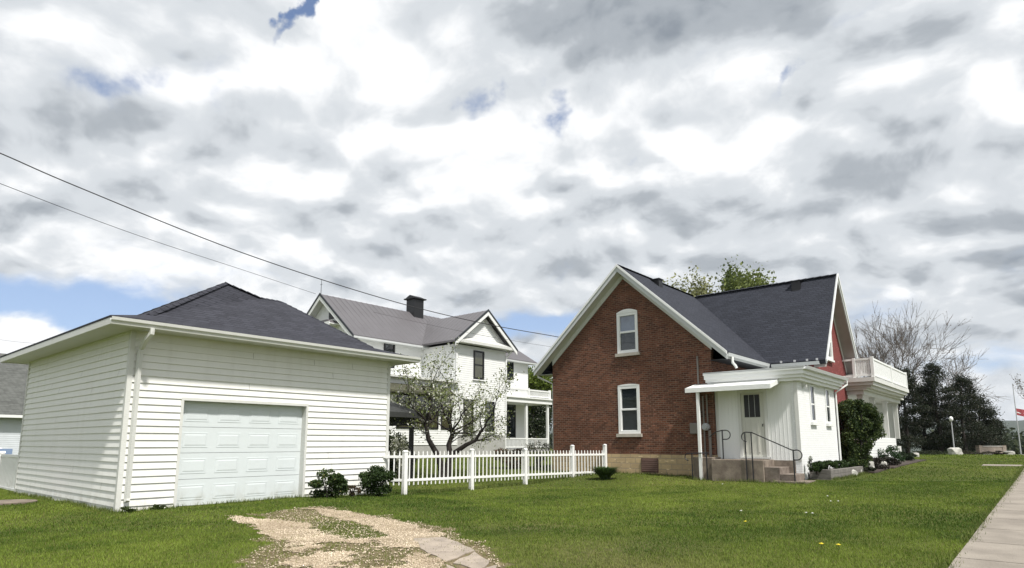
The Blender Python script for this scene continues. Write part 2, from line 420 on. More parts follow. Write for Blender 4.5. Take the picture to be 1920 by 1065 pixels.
def window(parent, ax, plane, u0, u1, z0, z1, fw_=.07, depth=.06, inset=0.0, frame='white', pane='glass', pane_up=None, sill=True, silmat='sill', meet=.5, sillw=.08, name='window', sillh=.07):
    """double-hung window: casing, two panes, meeting rail, sill"""
    f = MB()
    n1 = depth-inset; n0 = -inset+.002
    wb(f, ax, plane, u0, u0+fw_, n0, n1, z0, z1); wb(f, ax, plane, u1-fw_, u1, n0, n1, z0, z1)
    wb(f, ax, plane, u0+fw_, u1-fw_, n0, n1-.003, z1-fw_, z1); wb(f, ax, plane, u0+fw_, u1-fw_, n0, n1-.003, z0, z0+fw_)
    fo = f.build(name, M[frame], parent)
    zm = z0 + (z1-z0)*meet
    r = MB(); wb(r, ax, plane, u0+fw_, u1-fw_, n0, n1-.02, zm-.025, zm+.025)
    s = .028
    for a, b in ((z0+fw_, zm-.025), (zm+.025, z1-fw_)):
        wb(r, ax, plane, u0+fw_, u0+fw_+s, n0, n1-.025, a, b); wb(r, ax, plane, u1-fw_-s, u1-fw_, n0, n1-.025, a, b)
        wb(r, ax, plane, u0+fw_+s, u1-fw_-s, n0, n1-.027, a, a+s)
    r.build('sash', M[frame], fo)
    p = MB(); wb(p, ax, plane, u0+fw_, u1-fw_, n0, n0+.008, z0+fw_, zm-.025); p.build('pane', M[pane], fo)
    p = MB(); wb(p, ax, plane, u0+fw_, u1-fw_, n0, n0+.008, zm+.025, z1-fw_); p.build('pane', M[pane_up or pane], fo)
    if sill:
        q = MB(); wb(q, ax, plane, u0-.07, u1+.07, -.0, sillw, z0-sillh-.002, z0-.002); q.build('sill', M[silmat], fo)
    return fo
def elbow_pipe(pts, r, name, mat, parent, n=4):
    mb = MB(); mb.tube(pts, r, n); return mb.build(name, mat, parent)

# ================================================================== SETTING
# ground: one sheet, fine near the camera
def axis(segs):
    out = []
    for a, b, s in segs: out += list(np.arange(a, b, s))
    return np.array(out + [segs[-1][1]])
gx = axis([(-3000, -400, 200), (-400, -100, 20), (-100, -30, 2.0), (-30, -14, .5), (-14, 0, .09), (0, 10, .6), (10, 60, 5), (60, 400, 30), (400, 3000, 200)])
gy = axis([(-400, -40, 30), (-40, 1.5, 2.5), (1.5, 11.5, .09), (11.5, 32, .4), (32, 110, 2), (110, 400, 15), (400, 6000, 200)])
# bare / gravel masks in plan coordinates
import mathutils.noise as mn
def inpoly(px_, py_, poly):
    ins = np.zeros(px_.shape, bool); n = len(poly); j = n-1
    for i in range(n):
        xi, yi = poly[i]; xj, yj = poly[j]
        c = ((yi > py_) != (yj > py_)) & (px_ < (xj-xi)*(py_-yi)/((yj-yi) + 1e-12)+xi)
        ins ^= c; j = i
    return ins
def vnoise(x, y, s, seed=0):
    """value noise (numpy)"""
    x = np.asarray(x)*s + 17.3*seed; y = np.asarray(y)*s - 9.1*seed
    xi = np.floor(x).astype(int); yi = np.floor(y).astype(int); xf = x-xi; yf = y-yi
    def h(a, b):
        n = (a*374761393 + b*668265263 + seed*1442695) & 0x7fffffff
        n = ((n ^ (n >> 13))*1274126177) & 0x7fffffff
        return ((n ^ (n >> 16)) & 0xffff)/65535.0
    u = xf*xf*(3-2*xf); v = yf*yf*(3-2*yf)
    return (h(xi, yi)*(1-u)+h(xi+1, yi)*u)*(1-v) + (h(xi, yi+1)*(1-u)+h(xi+1, yi+1)*u)*v
def fbm(x, y, s, seed=0, oct=4):
    t = 0; a = .5
    for o in range(oct): t = t + a*vnoise(x, y, s*2**o, seed+o); a *= .5
    return t/.9375
def from_px(pts):
    out = []
    for px, py in pts:
        r = _F + rt*(px-CX)/F_PX - _U*(py-PY)/F_PX; t = -EYE/r.z; out.append((r.x*t, r.y*t))
    return out
TRACK_L = from_px([(418, 962), (470, 969), (530, 970), (592, 983), (640, 1010), (560, 1012), (505, 1003), (470, 985)])
TRACK_R = from_px([(560, 951), (600, 954), (665, 956), (705, 967), (765, 979), (838, 993), (835, 1004), (770, 1008), (700, 1000), (660, 976), (610, 962)])
AREA = from_px([(530, 1006), (600, 1004), (690, 990), (770, 1003), (805, 1032), (850, 1050), (900, 1090), (700, 1130), (560, 1130), (545, 1060), (520, 1045), (560, 1020)])
SOIL = from_px([(480, 960), (600, 948), (700, 962), (850, 990), (910, 1030), (960, 1080), (900, 1130), (420, 1130), (480, 1040), (500, 1000)])
MEDIAN = from_px([(590, 972), (650, 972), (700, 985), (735, 1000), (700, 1006), (640, 1003), (600, 990)])
SLAB = from_px([(772, 1003), (832, 1000), (872, 1018), (908, 1040), (950, 1072), (870, 1078), (846, 1048), (800, 1032)])
def soft_in(x, y, poly, w=.16, seed=0):
    jx = (fbm(x, y, 2.2, 11+seed)-.5)*w*3+(fbm(x, y, 11, 13+seed)-.5)*.22; jy = (fbm(x, y, 2.2, 23+seed)-.5)*w*3+(fbm(x, y, 11, 29+seed)-.5)*.22
    return inpoly(x+jx, y+jy, poly)
def gravel_mask(x, y):
    g_ = soft_in(x, y, TRACK_L) | soft_in(x, y, TRACK_R)
    a = soft_in(x, y, AREA) & (fbm(x, y, 2.4, 5)+.25*fbm(x, y, 14, 8) > .575)
    m = g_ | a
    m &= ~(soft_in(x, y, MEDIAN, .1))
    return m
def soil_mask(x, y): return soft_in(x, y, SOIL, .3, 3)
def slab_mask(x, y): return inpoly(x+(fbm(x, y, 3, 31)-.5)*.1, y+(fbm(x, y, 3, 37)-.5)*.1, SLAB)
GX, GY = np.meshgrid(gx, gy); GZ = gz(GX, GY)
nx, ny = len(gx), len(gy)
idx = np.arange(nx*ny).reshape(ny, nx)
Fq = np.stack([idx[:-1, :-1], idx[:-1, 1:], idx[1:, 1:], idx[1:, :-1]], -1).reshape(-1, 4)
n1_ = fbm(GX, GY, .35, 1); n2_ = fbm(GX, GY, 1.3, 2); n3_ = fbm(GX, GY, 5, 3)
def lerp(a, b, t): return a + (b-a)*t[..., None]
A_ = np.array
gcol = lerp(A_([.060, .082, .014]), A_([.12, .135, .030]), np.clip(n1_*1.6-.3, 0, 1))
gcol = lerp(gcol, A_([.10, .11, .035]), np.clip((n2_-.55)*2.2, 0, .5))
worn = np.exp(-(((GX+4.3)/1.6)**2 + ((GY-6.6)/1.2)**2)) + .8*np.exp(-(((GX+6.2)/1.2)**2+((GY-8.3)/.8)**2))
gcol = lerp(gcol, A_([.15, .125, .07]), np.clip(worn*(n2_*1.5-.1)*.6, 0, .6))
near = (GX > -15) & (GX < 0) & (GY > 1) & (GY < 12)
sm = soil_mask(GX, GY) & near
gcol[sm] = lerp(A_([.14, .105, .062]), A_([.27, .215, .14]), n3_)[sm]
sm = (soft_in(GX, GY, MEDIAN, .1)) & near
gcol[sm] = lerp(A_([.06, .07, .02]), A_([.10, .10, .04]), n3_)[sm]
fm, q, b = newmat('lawn_soil')
a = q.n('ShaderNodeAttribute', attribute_name='Col'); p_ = pos(q)
cc = q.mix(q.mr(q.noise(p_, 9, 6, .7), .35, .7, 0, .6), a.outputs['Color'], (.030, .040, .010), 'MIX')
cc = q.mix(q.mr(q.noise(p_, .25, 4, .6), .4, .7, 0, .25), cc, (.085, .10, .03))
q.put(b.inputs['Base Color'], cc); b.inputs['Roughness'].default_value = 1; b.inputs['Specular IOR Level'].default_value = .1
bump(q, b, q.noise(p_, 22, 5, .7), .6, .03)
ground = raw('ground', np.stack([GX, GY, GZ], -1).reshape(-1, 3), Fq, fm, colors=gcol.reshape(-1, 3), smooth=True); struct(ground, 'mown green lawn')

# gravel drive: stones lying in ruts
hx, hy = np.meshgrid(np.arange(-13, -3.0, .035), np.arange(1.6, 9.5, .035))
mk = gravel_mask(hx+.017, hy+.017)
ii = np.argwhere(mk)
V = []; Fd = []
gzv = lambda x, y: gz(x, y)+.004+.009*fbm(x, y, 4, 9)
vid = {}
for r_, c_ in ii:
    f_ = []
    for dr, dc in ((0, 0), (0, 1), (1, 1), (1, 0)):
        k = (r_+dr, c_+dc)
        if k not in vid:
            vid[k] = len(V); V.append((-13+(k[1])*.035, 1.6+k[0]*.035))
        f_.append(vid[k])
    Fd.append(f_)
V = np.array(V); V3 = np.column_stack([V, gzv(V[:, 0], V[:, 1])])
gm = plain('limestone_grit', (.50, .405, .285), .95, .2, 1.9, .8, dark=(.24, .185, .12), fine=60)
drv = raw('driveway', V3, np.array(Fd), gm); struct(drv, 'pale limestone gravel drive')
# loose stones on it
N = 120000
sx = rng.uniform(-13, -3.2, N); sy = rng.uniform(1.8, 9.5, N)
on = gravel_mask(sx, sy) | ((rng.random(N) < .45*fbm(sx, sy, 2.6, 77)) & soil_mask(sx, sy))
on &= ~slab_mask(sx, sy)
sx, sy = sx[on], sy[on]; N = len(sx)
oct_ = A_([(1, 0, 0), (-1, 0, 0), (0, 1, 0), (0, -1, 0), (0, 0, 1), (0, 0, -1)], float)
of = A_([(0, 2, 4), (2, 1, 4), (1, 3, 4), (3, 0, 4), (2, 0, 5), (1, 2, 5), (3, 1, 5), (0, 3, 5)])
sz = (.005+.013*rng.random((N, 1, 1))**2)*rng.uniform(.6, 1.3, (N, 1, 3))*A_([1, 1, .7])
ang = rng.uniform(0, 6.28, N); ca, sa = np.cos(ang), np.sin(ang)
pts = oct_[None]*sz + rng.uniform(-.003, .003, (N, 6, 3))
X_ = pts[..., 0]*ca[:, None]-pts[..., 1]*sa[:, None]; Y_ = pts[..., 0]*sa[:, None]+pts[..., 1]*ca[:, None]
V = np.stack([X_+sx[:, None], Y_+sy[:, None], pts[..., 2]+gzv(sx, sy)[:, None]+.004], -1).reshape(-1, 3)
Fs = (of[None]+np.arange(N)[:, None, None]*6).reshape(-1, 3)
cs = np.repeat(lerp(A_([.26, .20, .135]), A_([.70, .60, .46]), np.clip(rng.random(N)*.6+fbm(sx, sy, 1.9, 71)*.9-.2, 0, 1)), 6, 0)
st = raw('gravel', V, Fs, M['pebble'], colors=cs); tag(st, 'loose pale limestone stones scattered over the drive', 'gravel', kind='stuff')

# broken concrete slabs along the drive
def plate(poly, name, mat, t=.05, lift=.02, jag=.05, seed=1):
    rr = random.Random(seed); out = []
    n = len(poly)
    for i in range(n):
        a, b = Vector(poly[i]), Vector(poly[(i+1) % n]); k = max(2, int((b-a).length/.18))
        for j in range(k):
            p = a.lerp(b, j/k); out.append((p.x+rr.uniform(-jag, jag), p.y+rr.uniform(-jag, jag)))
    mb = MB(); q = [(x, y, zg(x, y)+lift) for x, y in out]; mb.slab(q, t); return mb.build(name, mat)
s1 = from_px([(772, 1004), (832, 1001), (872, 1019), (886, 1028), (838, 1044), (800, 1031)])
s2 = from_px([(890, 1030), (908, 1041), (922, 1050), (893, 1061), (850, 1047)])
s3 = from_px([(926, 1053), (955, 1076), (900, 1082), (880, 1064)])
s4 = from_px([(838, 1050), (876, 1066), (880, 1084), (850, 1078)])
for i, (s_, lb) in enumerate(((s1, 'longest piece of cracked pinkish concrete beside the gravel drive'), (s2, 'middle piece of cracked concrete between two other pieces by the drive'),
                        (s3, 'corner piece of cracked concrete nearest the viewer at the lawn side'), (s4, 'small concrete piece sunk in the gravel left of the other pieces'))):
    o = plate(s_, 'concrete_slab', M['slab'], .06, .012, .03, i)
    tag(o, lb, 'concrete slab', 'cracked concrete pieces beside the gravel drive')

# sidewalk with joints, and the walk crossing it far off
mb = MB(); y = -6.0
while y < 62:
    L_ = 1.52; x0, x1 = -1.0, .75
    q = [(x0, y, zg(x0, y)+.025), (x1, y, zg(x0, y)+.025), (x1, y+L_-.03, zg(x0, y+L_)+.025), (x0, y+L_-.03, zg(x0, y+L_)+.025)]
    mb.slab(q, .12); y += L_
struct(mb.build('sidewalk', M['walk']), 'pale concrete sidewalk')
mb = MB()
def strip(mb, x0, x1, y0, y1, n=14, lift=.02, t=.1):
    for i in range(n):
        a, b = x0+(x1-x0)*i/n, x0+(x1-x0)*(i+1)/n
        mb.slab([(a, y0, zg(a, y0)+lift), (b, y0, zg(b, y0)+lift), (b, y1, zg(b, y1)+lift), (a, y1, zg(a, y1)+lift)], t)
strip(mb, -2.5, -1.02, 34.6, 35.8); struct(mb.build('path', M['walk']), 'concrete path crossing to the sidewalk')
mb = MB(); strip(mb, -9, 40, 60, 66, 30, .05); struct(mb.build('road', plain('far_road', (.5, .5, .48), .9, .05)), 'pale road at the end of the lawn')

# street to the right (outside the frame)
mb = MB()
for i in range(30):
    a = -10+i*2.5; b = a+2.5
    mb.slab([(3.2, a, zg(3.2, a)-.06), (11, a, zg(3.2, a)-.06), (11, b, zg(3.2, b)-.06), (3.2, b, zg(3.2, b)-.06)], .2)
struct(mb.build('street', plain('asphalt', (.055, .055, .055), .9, .1, 3, .3)))
mb = MB()
for i in range(30):
    a = -10+i*2.5; b = a+2.5
    mb.slab([(3.0, a, zg(3.2, a)+.06), (3.17, a, zg(3.2, a)+.06), (3.17, b, zg(3.2, b)+.06), (3.0, b, zg(3.2, b)+.06)], .3)
struct(mb.build('kerb', M['walk']))

# river and wooded hills across it
mb = MB(); mb.add([(-3000, 330, -19.2), (3000, 330, -19.2), (3000, 900, -19.2), (-3000, 900, -19.2)], [(0, 1, 2, 3)])
wm, q, b = newmat('river_water'); b.inputs['Base Color'].default_value = (.05, .07, .08, 1); b.inputs['Roughness'].default_value = .12
bump(q, b, q.noise(pos(q), .4, 4), .3, .1)
struct(mb.build('river', wm))
hxs = np.linspace(-2600, 2600, 180); hys = np.linspace(900, 3600, 80)
HX, HY = np.meshgrid(hxs, hys)
HZ = -19 + sstep(900, 2400, HY)*(64+26*fbm(HX, HY, .0016, 4)) + 12*fbm(HX, HY, .02, 6)*sstep(900, 1200, HY)
idx = np.arange(HX.size).reshape(HX.shape)
Fh = np.stack([idx[:-1, :-1], idx[:-1, 1:], idx[1:, 1:], idx[1:, :-1]], -1).reshape(-1, 4)
hm = plain('wooded_slope', (.040, .055, .030), 1, .3, .012, 0, dark=(.018, .028, .016), fine=.06)
struct(raw('hills', np.stack([HX, HY, HZ], -1).reshape(-1, 3), Fh, hm, smooth=True), 'long wooded ridge beyond the river')

#SECTION2
def hit(px, py, P0, n):
    r = _F + rt*(px-CX)/F_PX - _U*(py-PY)/F_PX; c = Vector((0, 0, EYE)); n = Vector(n)
    return c + r*((Vector(P0)-c).dot(n)/r.dot(n))
def onY(px, py, Y): p = hit(px, py, (0, Y, 0), (0, 1, 0)); return p.x, p.z
def onX(px, py, X): p = hit(px, py, (X, 0, 0), (1, 0, 0)); return p.y, p.z

# ================================================================== GARAGE
gar = thing('garage', 'white lap-sided hip-roofed garage with one panelled overhead door', 'garage', (-18.85, 8.2, 0))
GX0, GX1, GY0, GY1, GH = -22.95, -14.76, 4.77, 11.68, 3.74
w = MB(); siding(w, 'Y', GY0, GX0+.06, GX1-.06, -.10, GH, .152, .024)
def joints(mb, ax, plane, spans, z0, z1, n, seed):
    """hair-line butt joints where two lengths of board meet"""
    rr = random.Random(seed); k = int((z1-z0)/.152); mb.cur = 1
    for _ in range(n):
        r_ = rr.randrange(1, k-1); a, b_ = rr.choice(spans); u = rr.uniform(a+.3, b_-.3); za = z0+r_*.152
        P = lambda u, n_, z: (plane+n_, u, z) if ax == 'X' else (u, plane-n_, z)
        mb.add([P(u, .0285, za+.004), P(u+.007, .0285, za+.004), P(u+.007, .0025, za+.148), P(u, .0025, za+.148)], [(0, 1, 2, 3)])
    mb.cur = 0
joints(w, 'Y', GY0, [(GX0, GX1)], -.10, GH, 16, 3)
w.build('wall', [M['siding'], M['meter']], gar)
w = MB()
siding(w, 'X', GX1, GY0+.06, 5.87, -.10, GH, .152, .028, -.10); siding(w, 'X', GX1, 9.05, GY1-.06, -.10, GH, .152, .028, -.10)
siding(w, 'X', GX1, 5.87, 9.05, 2.37, GH, .152, .028, -.10)
joints(w, 'X', GX1, [(9.1, GY1)], -.10, 2.2, 4, 4); joints(w, 'X', GX1, [(GY0, GY1)], 2.332, GH, 5, 5)
w.build('wall', [M['siding'], M['meter']], gar)
w = MB(); w.box(GX0, GX0+.02, GY0, GY1, -.3, GH); w.build('wall', M['siding'], gar)
w = MB(); w.box(GX0, GX1, GY1-.02, GY1, -.3, GH); w.build('wall', M['siding'], gar)
for (x, y) in ((GX1, GY0), (GX1, GY1), (GX0, GY0)):
    w = MB(); sx_ = 1 if x == GX1 else -1; sy_ = -1 if y == GY0 else 1
    w.box(x-sx_*.07, x+sx_*.03, y+sy_*.03, y+sy_*.004, -.12, GH-.01); w.box(x+sx_*.004, x+sx_*.03, y+sy_*.004, y-sy_*.07, -.12, GH-.01)
    w.build('corner_trim', M['trim'], gar)
w = MB(); w.box(GX0+.02, GX1-.006, GY0+.006, GY1-.02, -.4, -.06); w.build('foundation', M['concrete'], gar)
# door
d = MB(); DX = GX1-.16
wbx = lambda mb, a, b, n0, n1, z0, z1: wb(mb, 'X', DX, a, b, n0, n1, z0, z1)
y0, y1, z0, z1 = 5.93, 8.99, -.04, 2.30
rows, cols = 4, 4; rh = (z1-z0)/rows; cw = (y1-y0)/cols
for r_ in range(rows):
    a, b_ = z0+r_*rh+.004, z0+(r_+1)*rh-.004
    wbx(d, y0, y1, -.04, 0, a, b_)
    for c_ in range(cols):
        u0 = y0+c_*cw+.10; u1 = y0+(c_+1)*cw-.10; v0 = a+.12; v1 = b_-.12
        # raised panel: moulded frame, sunk groove, raised field
        for (p, q_, m_, n_) in ((u0, u1, v0, v0+.03), (u0, u1, v1-.03, v1), (u0, u0+.03, v0+.03, v1-.03), (u1-.03, u1, v0+.03, v1-.03)):
            wbx(d, p, q_, 0, .006, m_, n_)
        o_ = len(d.v); k = .03
        vs = [(DX+.001, u0+k, v0+k), (DX+.001, u1-k, v0+k), (DX+.001, u1-k, v1-k), (DX+.001, u0+k, v1-k)]
        k2 = .065; vs += [(DX+.009, u0+k2, v0+k2), (DX+.009, u1-k2, v0+k2), (DX+.009, u1-k2, v1-k2), (DX+.009, u0+k2, v1-k2)]
        d.add(vs, [(4, 5, 6, 7), (0, 1, 5, 4), (1, 2, 6, 5), (2, 3, 7, 6), (3, 0, 4, 7)])
dr = d.build('garage_door', M['door'], gar, bevel=.003)
d = MB(); wbx(d, y0, y1, .002, .02, z0-.05, z0-.002); d.build('weather_strip', M['rubber'], dr)
d = MB()
for (a, b_, m_, n_) in ((5.87, 5.93, -.1, 2.30), (8.99, 9.05, -.1, 2.30), (5.87, 9.05, 2.30, 2.37)):
    wb(d, 'X', GX1, a, b_, -.20, .034, m_, n_)
d.build('door_frame', M['trim'], gar, bevel=.004)
# roof: shallow skirt, then the steeper hip
e0, e1, f0, f1 = -23.55, -14.15, 4.15, 12.28; ze, zs = 3.90, 4.20; ins = 1.05
E_ = [(e0, f0, ze), (e1, f0, ze), (e1, f1, ze-.04), (e0, f1, ze)]
I_ = [(e0+ins, f0+ins, zs), (e1-ins, f0+ins, zs), (e1-ins, f1-ins+.15, zs-.03), (e0+ins, f1-ins, zs)]
A1, M1, C1, B1 = (-18.25, 8.25, 6.06), (-18.8, 9.67, 5.93), (-19.5, 10.75, 6.10), (-19.4, 8.3, 6.06)
w = MB(); V_ = E_+I_+[A1, M1, C1, B1]
w.add(V_, [(0, 1, 5, 4), (1, 2, 6, 5), (2, 3, 7, 6), (3, 0, 4, 7), (5, 6, 9), (5, 9, 8), (6, 10, 9), (4, 5, 8), (4, 8, 11), (4, 11, 7), (11, 10, 7), (6, 7, 10), (8, 9, 11), (9, 10, 11)])
w.add([(a, b, c-.045) for a, b, c in E_]+E_, [(0, 1, 5, 4), (1, 2, 6, 5), (2, 3, 7, 6), (3, 0, 4, 7)])
rf = w.build('roof', M['shingle_garage'], gar)
w = MB()
def ridge_cap(mb, p, q_, r_=.09):
    p, q_ = Vector(p), Vector(q_); n = max(2, int((q_-p).length/.28)); t = (q_-p).normalized()
    s_ = t.cross(Vector((0, 0, 1))).normalized()
    for i in range(n):
        a = p.lerp(q_, i/n); b = p.lerp(q_, (i+1)/n)
        vs = [a+s_*r_-Vector((0, 0, .02)), a+Vector((0, 0, .04)), a-s_*r_-Vector((0, 0, .02)), b+s_*r_-Vector((0, 0, .035)), b+Vector((0, 0, .022)), b-s_*r_-Vector((0, 0, .035))]
        mb.add(vs, [(0, 1, 4, 3), (1, 2, 5, 4), (0, 3, 5, 2), (0, 2, 1), (3, 4, 5)])
for p, q_ in ((I_[1], A1), (I_[2], C1), (I_[0], A1), (A1, M1), (M1, C1)): ridge_cap(w, p, q_)
w.build('ridge_cap', M['shingle_garage'], rf)
w = MB(); w.box(e0+.03, e1-.02, f0+.03, f1-.03, 3.735, 3.75); w.build('soffit', M['soffit'], gar)
w = MB(); w.box(e0+.01, e1-.01, f0+.005, f0+.03, 3.72, 3.855); w.box(e0+.005, e0+.03, f0+.03, f1-.03, 3.72, 3.855); w.box(e0+.01, e1-.01, f1-.03, f1-.005, 3.72, 3.815)
w.build('fascia', M['trim'], gar)
# K-section gutter on the street side
w = MB()
prof = [(e1-.02, 3.72), (e1+.06, 3.72), (e1+.075, 3.77), (e1+.105, 3.80), (e1+.115, 3.862), (e1+.10, 3.862), (e1+.09, 3.81), (e1-.02, 3.79)]
w.prism('Y', prof, f0+.0, f1+.0); gt = w.build('gutter', M['trim'], gar)
w = MB(); r_ = .055
dy_, dz_ = onX(262, 668, GX1+.085); ty_, tz_ = onX(284, 632, e1+.05)
w.tube([(e1+.05, ty_, 3.72), (e1+.05, ty_, 3.62), (e1-.12, ty_-.03, 3.52), (GX1+.10, dy_+.02, 3.36), (GX1+.085, dy_, 3.26), (GX1+.085, dy_, .22), (GX1+.12, dy_, .16)], r_, 4)
w.build('downspout', M['trim'], gar)

# ================================================================== BRICK HOUSE
bh = thing('brick_house', 'dark red brick house with steep gables and white trim', 'house', (-12, 25, .1))
YW = 21.35; XL, XR, XM = -15.95, -8.95, -12.42
zr, ze_ = 8.30, 4.47; hw = 4.2; sl_ = (zr-ze_)/hw
TH = .16
def ztop(x): return zr - abs(x-XM)*sl_
def zun(x): return ztop(x)-TH/math.cos(math.atan(sl_))
wl, wr = -12.72, -11.84; W1 = (4.83, 6.42); W2 = (1.71, 3.55); w2l, w2r = -12.76, -11.84; zb = .94
w = MB(); T_ = .24
def wpoly(pts): w.prism('Y', pts, YW, YW+T_)
wpoly([(XL, zb), (w2l, zb), (w2l, W2[1]), (wl, W2[1]), (wl, zun(wl)-.0), (XL, zun(XL))])
wpoly([(w2r, zb), (XR, zb), (XR, zun(XR)), (wr, zun(wr)), (wr, W2[1]), (w2r, W2[1])])
wpoly([(w2l, zb), (w2r, zb), (w2r, W2[0]), (w2l, W2[0])])
wpoly([(wl, W2[1]), (wr, W2[1]), (wr, W1[0]), (wl, W1[0])])
wpoly([(wl, W1[1]), (wr, W1[1]), (wr, zun(wr)), (XM, zun(XM)), (wl, zun(wl))])
w.build('wall', M['brick'], bh)
w = MB(); w.box(XR-.02, XR, YW+T_, 25.6, .3, 4.35); w.build('wall', M['brick'], bh)
w = MB(); w.box(XL, XL+.02, YW+T_, 30.4, .3, 4.35); w.build('wall', M['brick'], bh)
w = MB(); w.box(XL-.03, XR+.03, YW-.04, YW+.3, -.4, zb-.003); w.box(XL-.03, XL+.2, YW+.3, 30.4, -.4, zb-.003); w.build('foundation', M['stone'], bh)
# segmental header over the lower window
for zt, cxx, hwid in ((W2[1], (w2l+w2r)/2, .48), (W1[1]+.10, (wl+wr)/2, .47)):
    w = MB(); n = 13
    for i in range(n):
        a0 = -1+2*i/n; a1 = -1+2*(i+1)/n-.03
        h_ = lambda a: .09*(1-a*a)
        w.prism('Y', [(cxx+a0*hwid, zt+h_(a0)+.015), (cxx+a1*hwid, zt+h_(a1)+.015), (cxx+a1*hwid*1.06, zt+h_(a1)+.22), (cxx+a0*hwid*1.06, zt+h_(a0)+.22)], YW-.008, YW+.05)
    w.build('brick_arch', M['brick'], bh)
def arch_board(parent, u0, u1, z0, rise, hgt, n0, n1, mat):
    m_ = MB(); N_ = 12; c = (u0+u1)/2; h = (u1-u0)/2
    top = [(c-h*math.cos(math.pi*i/N_), z0+hgt+rise*(1-math.cos(math.pi*i/N_)**2)) for i in range(N_+1)]
    m_.prism('Y', [(u0, z0)]+top+[(u1, z0)], YW-n1, YW-n0); return m_.build('window_head', M[mat], parent)
wo_ = window(bh, 'Y', YW, wl-.02, wr+.02, W1[0], W1[1], fw_=.10, depth=.075, inset=.05, pane='glass', pane_up='glass_blue', meet=.52, silmat='sill', sillw=.10, sillh=.12)
arch_board(wo_, wl-.02, wr+.02, W1[1]+.002, .12, .04, -.03, .035, 'white')
wo_ = window(bh, 'Y', YW, w2l-.01, w2r+.01, W2[0], W2[1], fw_=.11, depth=.075, inset=.05, pane='glass', meet=.5, silmat='sill', sillw=.10, sillh=.12)
arch_board(wo_, w2l-.01, w2r+.01, W2[1]+.002, .05, .02, -.03, .03, 'white')
# basement louvre
w = MB(); wb(w, 'Y', YW-.04, -11.82, -11.12, 0, .02, .28, .80); fr_ = w.build('basement_vent', plain('rusty_louvre', (.13, .07, .055), .8), bh)
w = MB()
for i in range(6): wb(w, 'Y', YW-.04, -11.78, -11.16, .02, .045, .33+i*.075, .37+i*.075)
w.build('louvre', plain('louvre_slats', (.20, .12, .10), .8), fr_)
# roof of the front wing and of the cross wing
YF = 20.93
cz = TH/math.cos(math.atan(sl_))
w = MB()
w.prism('Y', [(XM-hw, ze_), (XM, zr), (XM+hw, ze_), (XM+hw-.05, ze_-cz+.05), (XM, zr-cz), (XM-hw+.05, ze_-cz+.05)], YF+.03, 27.9)
rf = w.build('roof', M['shingle'], bh)
CY, CH_, RX = 27.9, 2.68, -6.12; zr2, ze2 = 8.26, 4.45; s2_ = (zr2-ze2)/CH_; cz2 = .18/math.cos(math.atan(s2_))
w = MB(); w.prism('X', [(CY-CH_, ze2), (CY, zr2), (CY+CH_, ze2), (CY+CH_-.1, ze2-.15), (CY, zr2-cz2), (CY-CH_+.1, ze2-.15)], -15.9, RX-.03)
rf2 = w.build('roof', M['shingle'], bh)
w = MB(); ridge_cap(w, (XM, YF+.03, zr+.01), (XM, 27.8, zr+.01), .12); w.build('ridge_cap', M['shingle'], rf)
w = MB(); ridge_cap(w, (RX-.03, CY, zr2+.01), (-12.3, CY, zr2+.01), .12); w.build('ridge_cap', M['shingle'], rf2)
# rake boards, soffits, frieze of the front gable
def band(mb, ax, c, half, zt, s, t0, t1, a0, a1, lo=0.0):
    """pair of sloping strips between depths t0 and t1 (vertical) below the roof line"""
    for sg in (-1, 1):
        mb.prism(ax, [(c, zt-t0), (c+sg*half, zt-s*half-t0), (c+sg*half, zt-s*half-t1+lo), (c, zt-t1)], a0, a1)
w = MB(); band(w, 'Y', XM, hw+.02, zr, sl_, -.02, .26, YF-.015, YF+.028); w.build('rake_board', M['grey_trim'], bh)
w = MB(); band(w, 'Y', XM, hw+.03, zr, sl_, -.035, .07, YF-.05, YF-.017); w.build('rake_moulding', M['white'], bh)
w = MB(); band(w, 'Y', XM, hw-.02, zr, sl_, .24, .255, YF+.03, YW-.04); w.build('soffit', M['soffit'], bh)
w = MB(); band(w, 'Y', XM, hw-.68, zr, sl_, .25, .47, YW-.035, YW-.004); w.build('frieze', M['trim'], bh)
# boxed eaves
w = MB()
w.box(XM+hw-.05, XM+hw-.02, YF+.03, 25.4, ze_-.22, ze_-.03); w.build('fascia', M['grey_trim'], bh)
w = MB(); w.box(XR, XM+hw-.05, YF+.35, 25.4, ze_-.22, ze_-.205); w.build('eave_soffit', M['roofedge'], bh)  # near-black colour stands in for the shade under this eave
w = MB(); w.box(XM-hw+.02, XM-hw+.05, YF+.03, 30, ze_-.22, ze_-.03); w.box(XM-hw+.05, XL, YF+.35, 30, ze_-.22, ze_-.205); w.build('fascia', M['grey_trim'], bh)
w = MB(); gxx = XM+hw-.02
w.prism('Y', [(gxx, ze_-.16), (gxx+.07, ze_-.16), (gxx+.10, ze_-.05), (gxx+.085, ze_-.05), (gxx+.06, ze_-.14), (gxx, ze_-.14)], YF+.02, 25.1); w.build('gutter', M['grey_trim'], bh)
w = MB(); gxx = XM-hw+.02
w.prism('Y', [(gxx, ze_-.16), (gxx-.07, ze_-.16), (gxx-.10, ze_-.05), (gxx-.085, ze_-.05), (gxx-.06, ze_-.14), (gxx, ze_-.14)], YF+.02, 30); w.build('gutter', M['grey_trim'], bh)
w = MB(); w.tube([(XM-hw-.03, YF+.3, ze_-.16), (XM-hw-.03, YF+.3, ze_-.3), (XL-.06, YW+.1, ze_-.62), (XL-.06, YW+.1, .1)], .045, 6); w.build('downspout', M['trim'], bh)
w = MB(); w.tube([(XM+hw+.04, 21.35, ze_-.16), (XM+hw+.04, 21.35, 4.12), (XM+hw+.10, 21.45, 4.0), (XM+hw+.12, 21.48, 3.93)], .05, 6); w.build('downspout', M['white'], bh)
gy_ = CY-CH_+.03
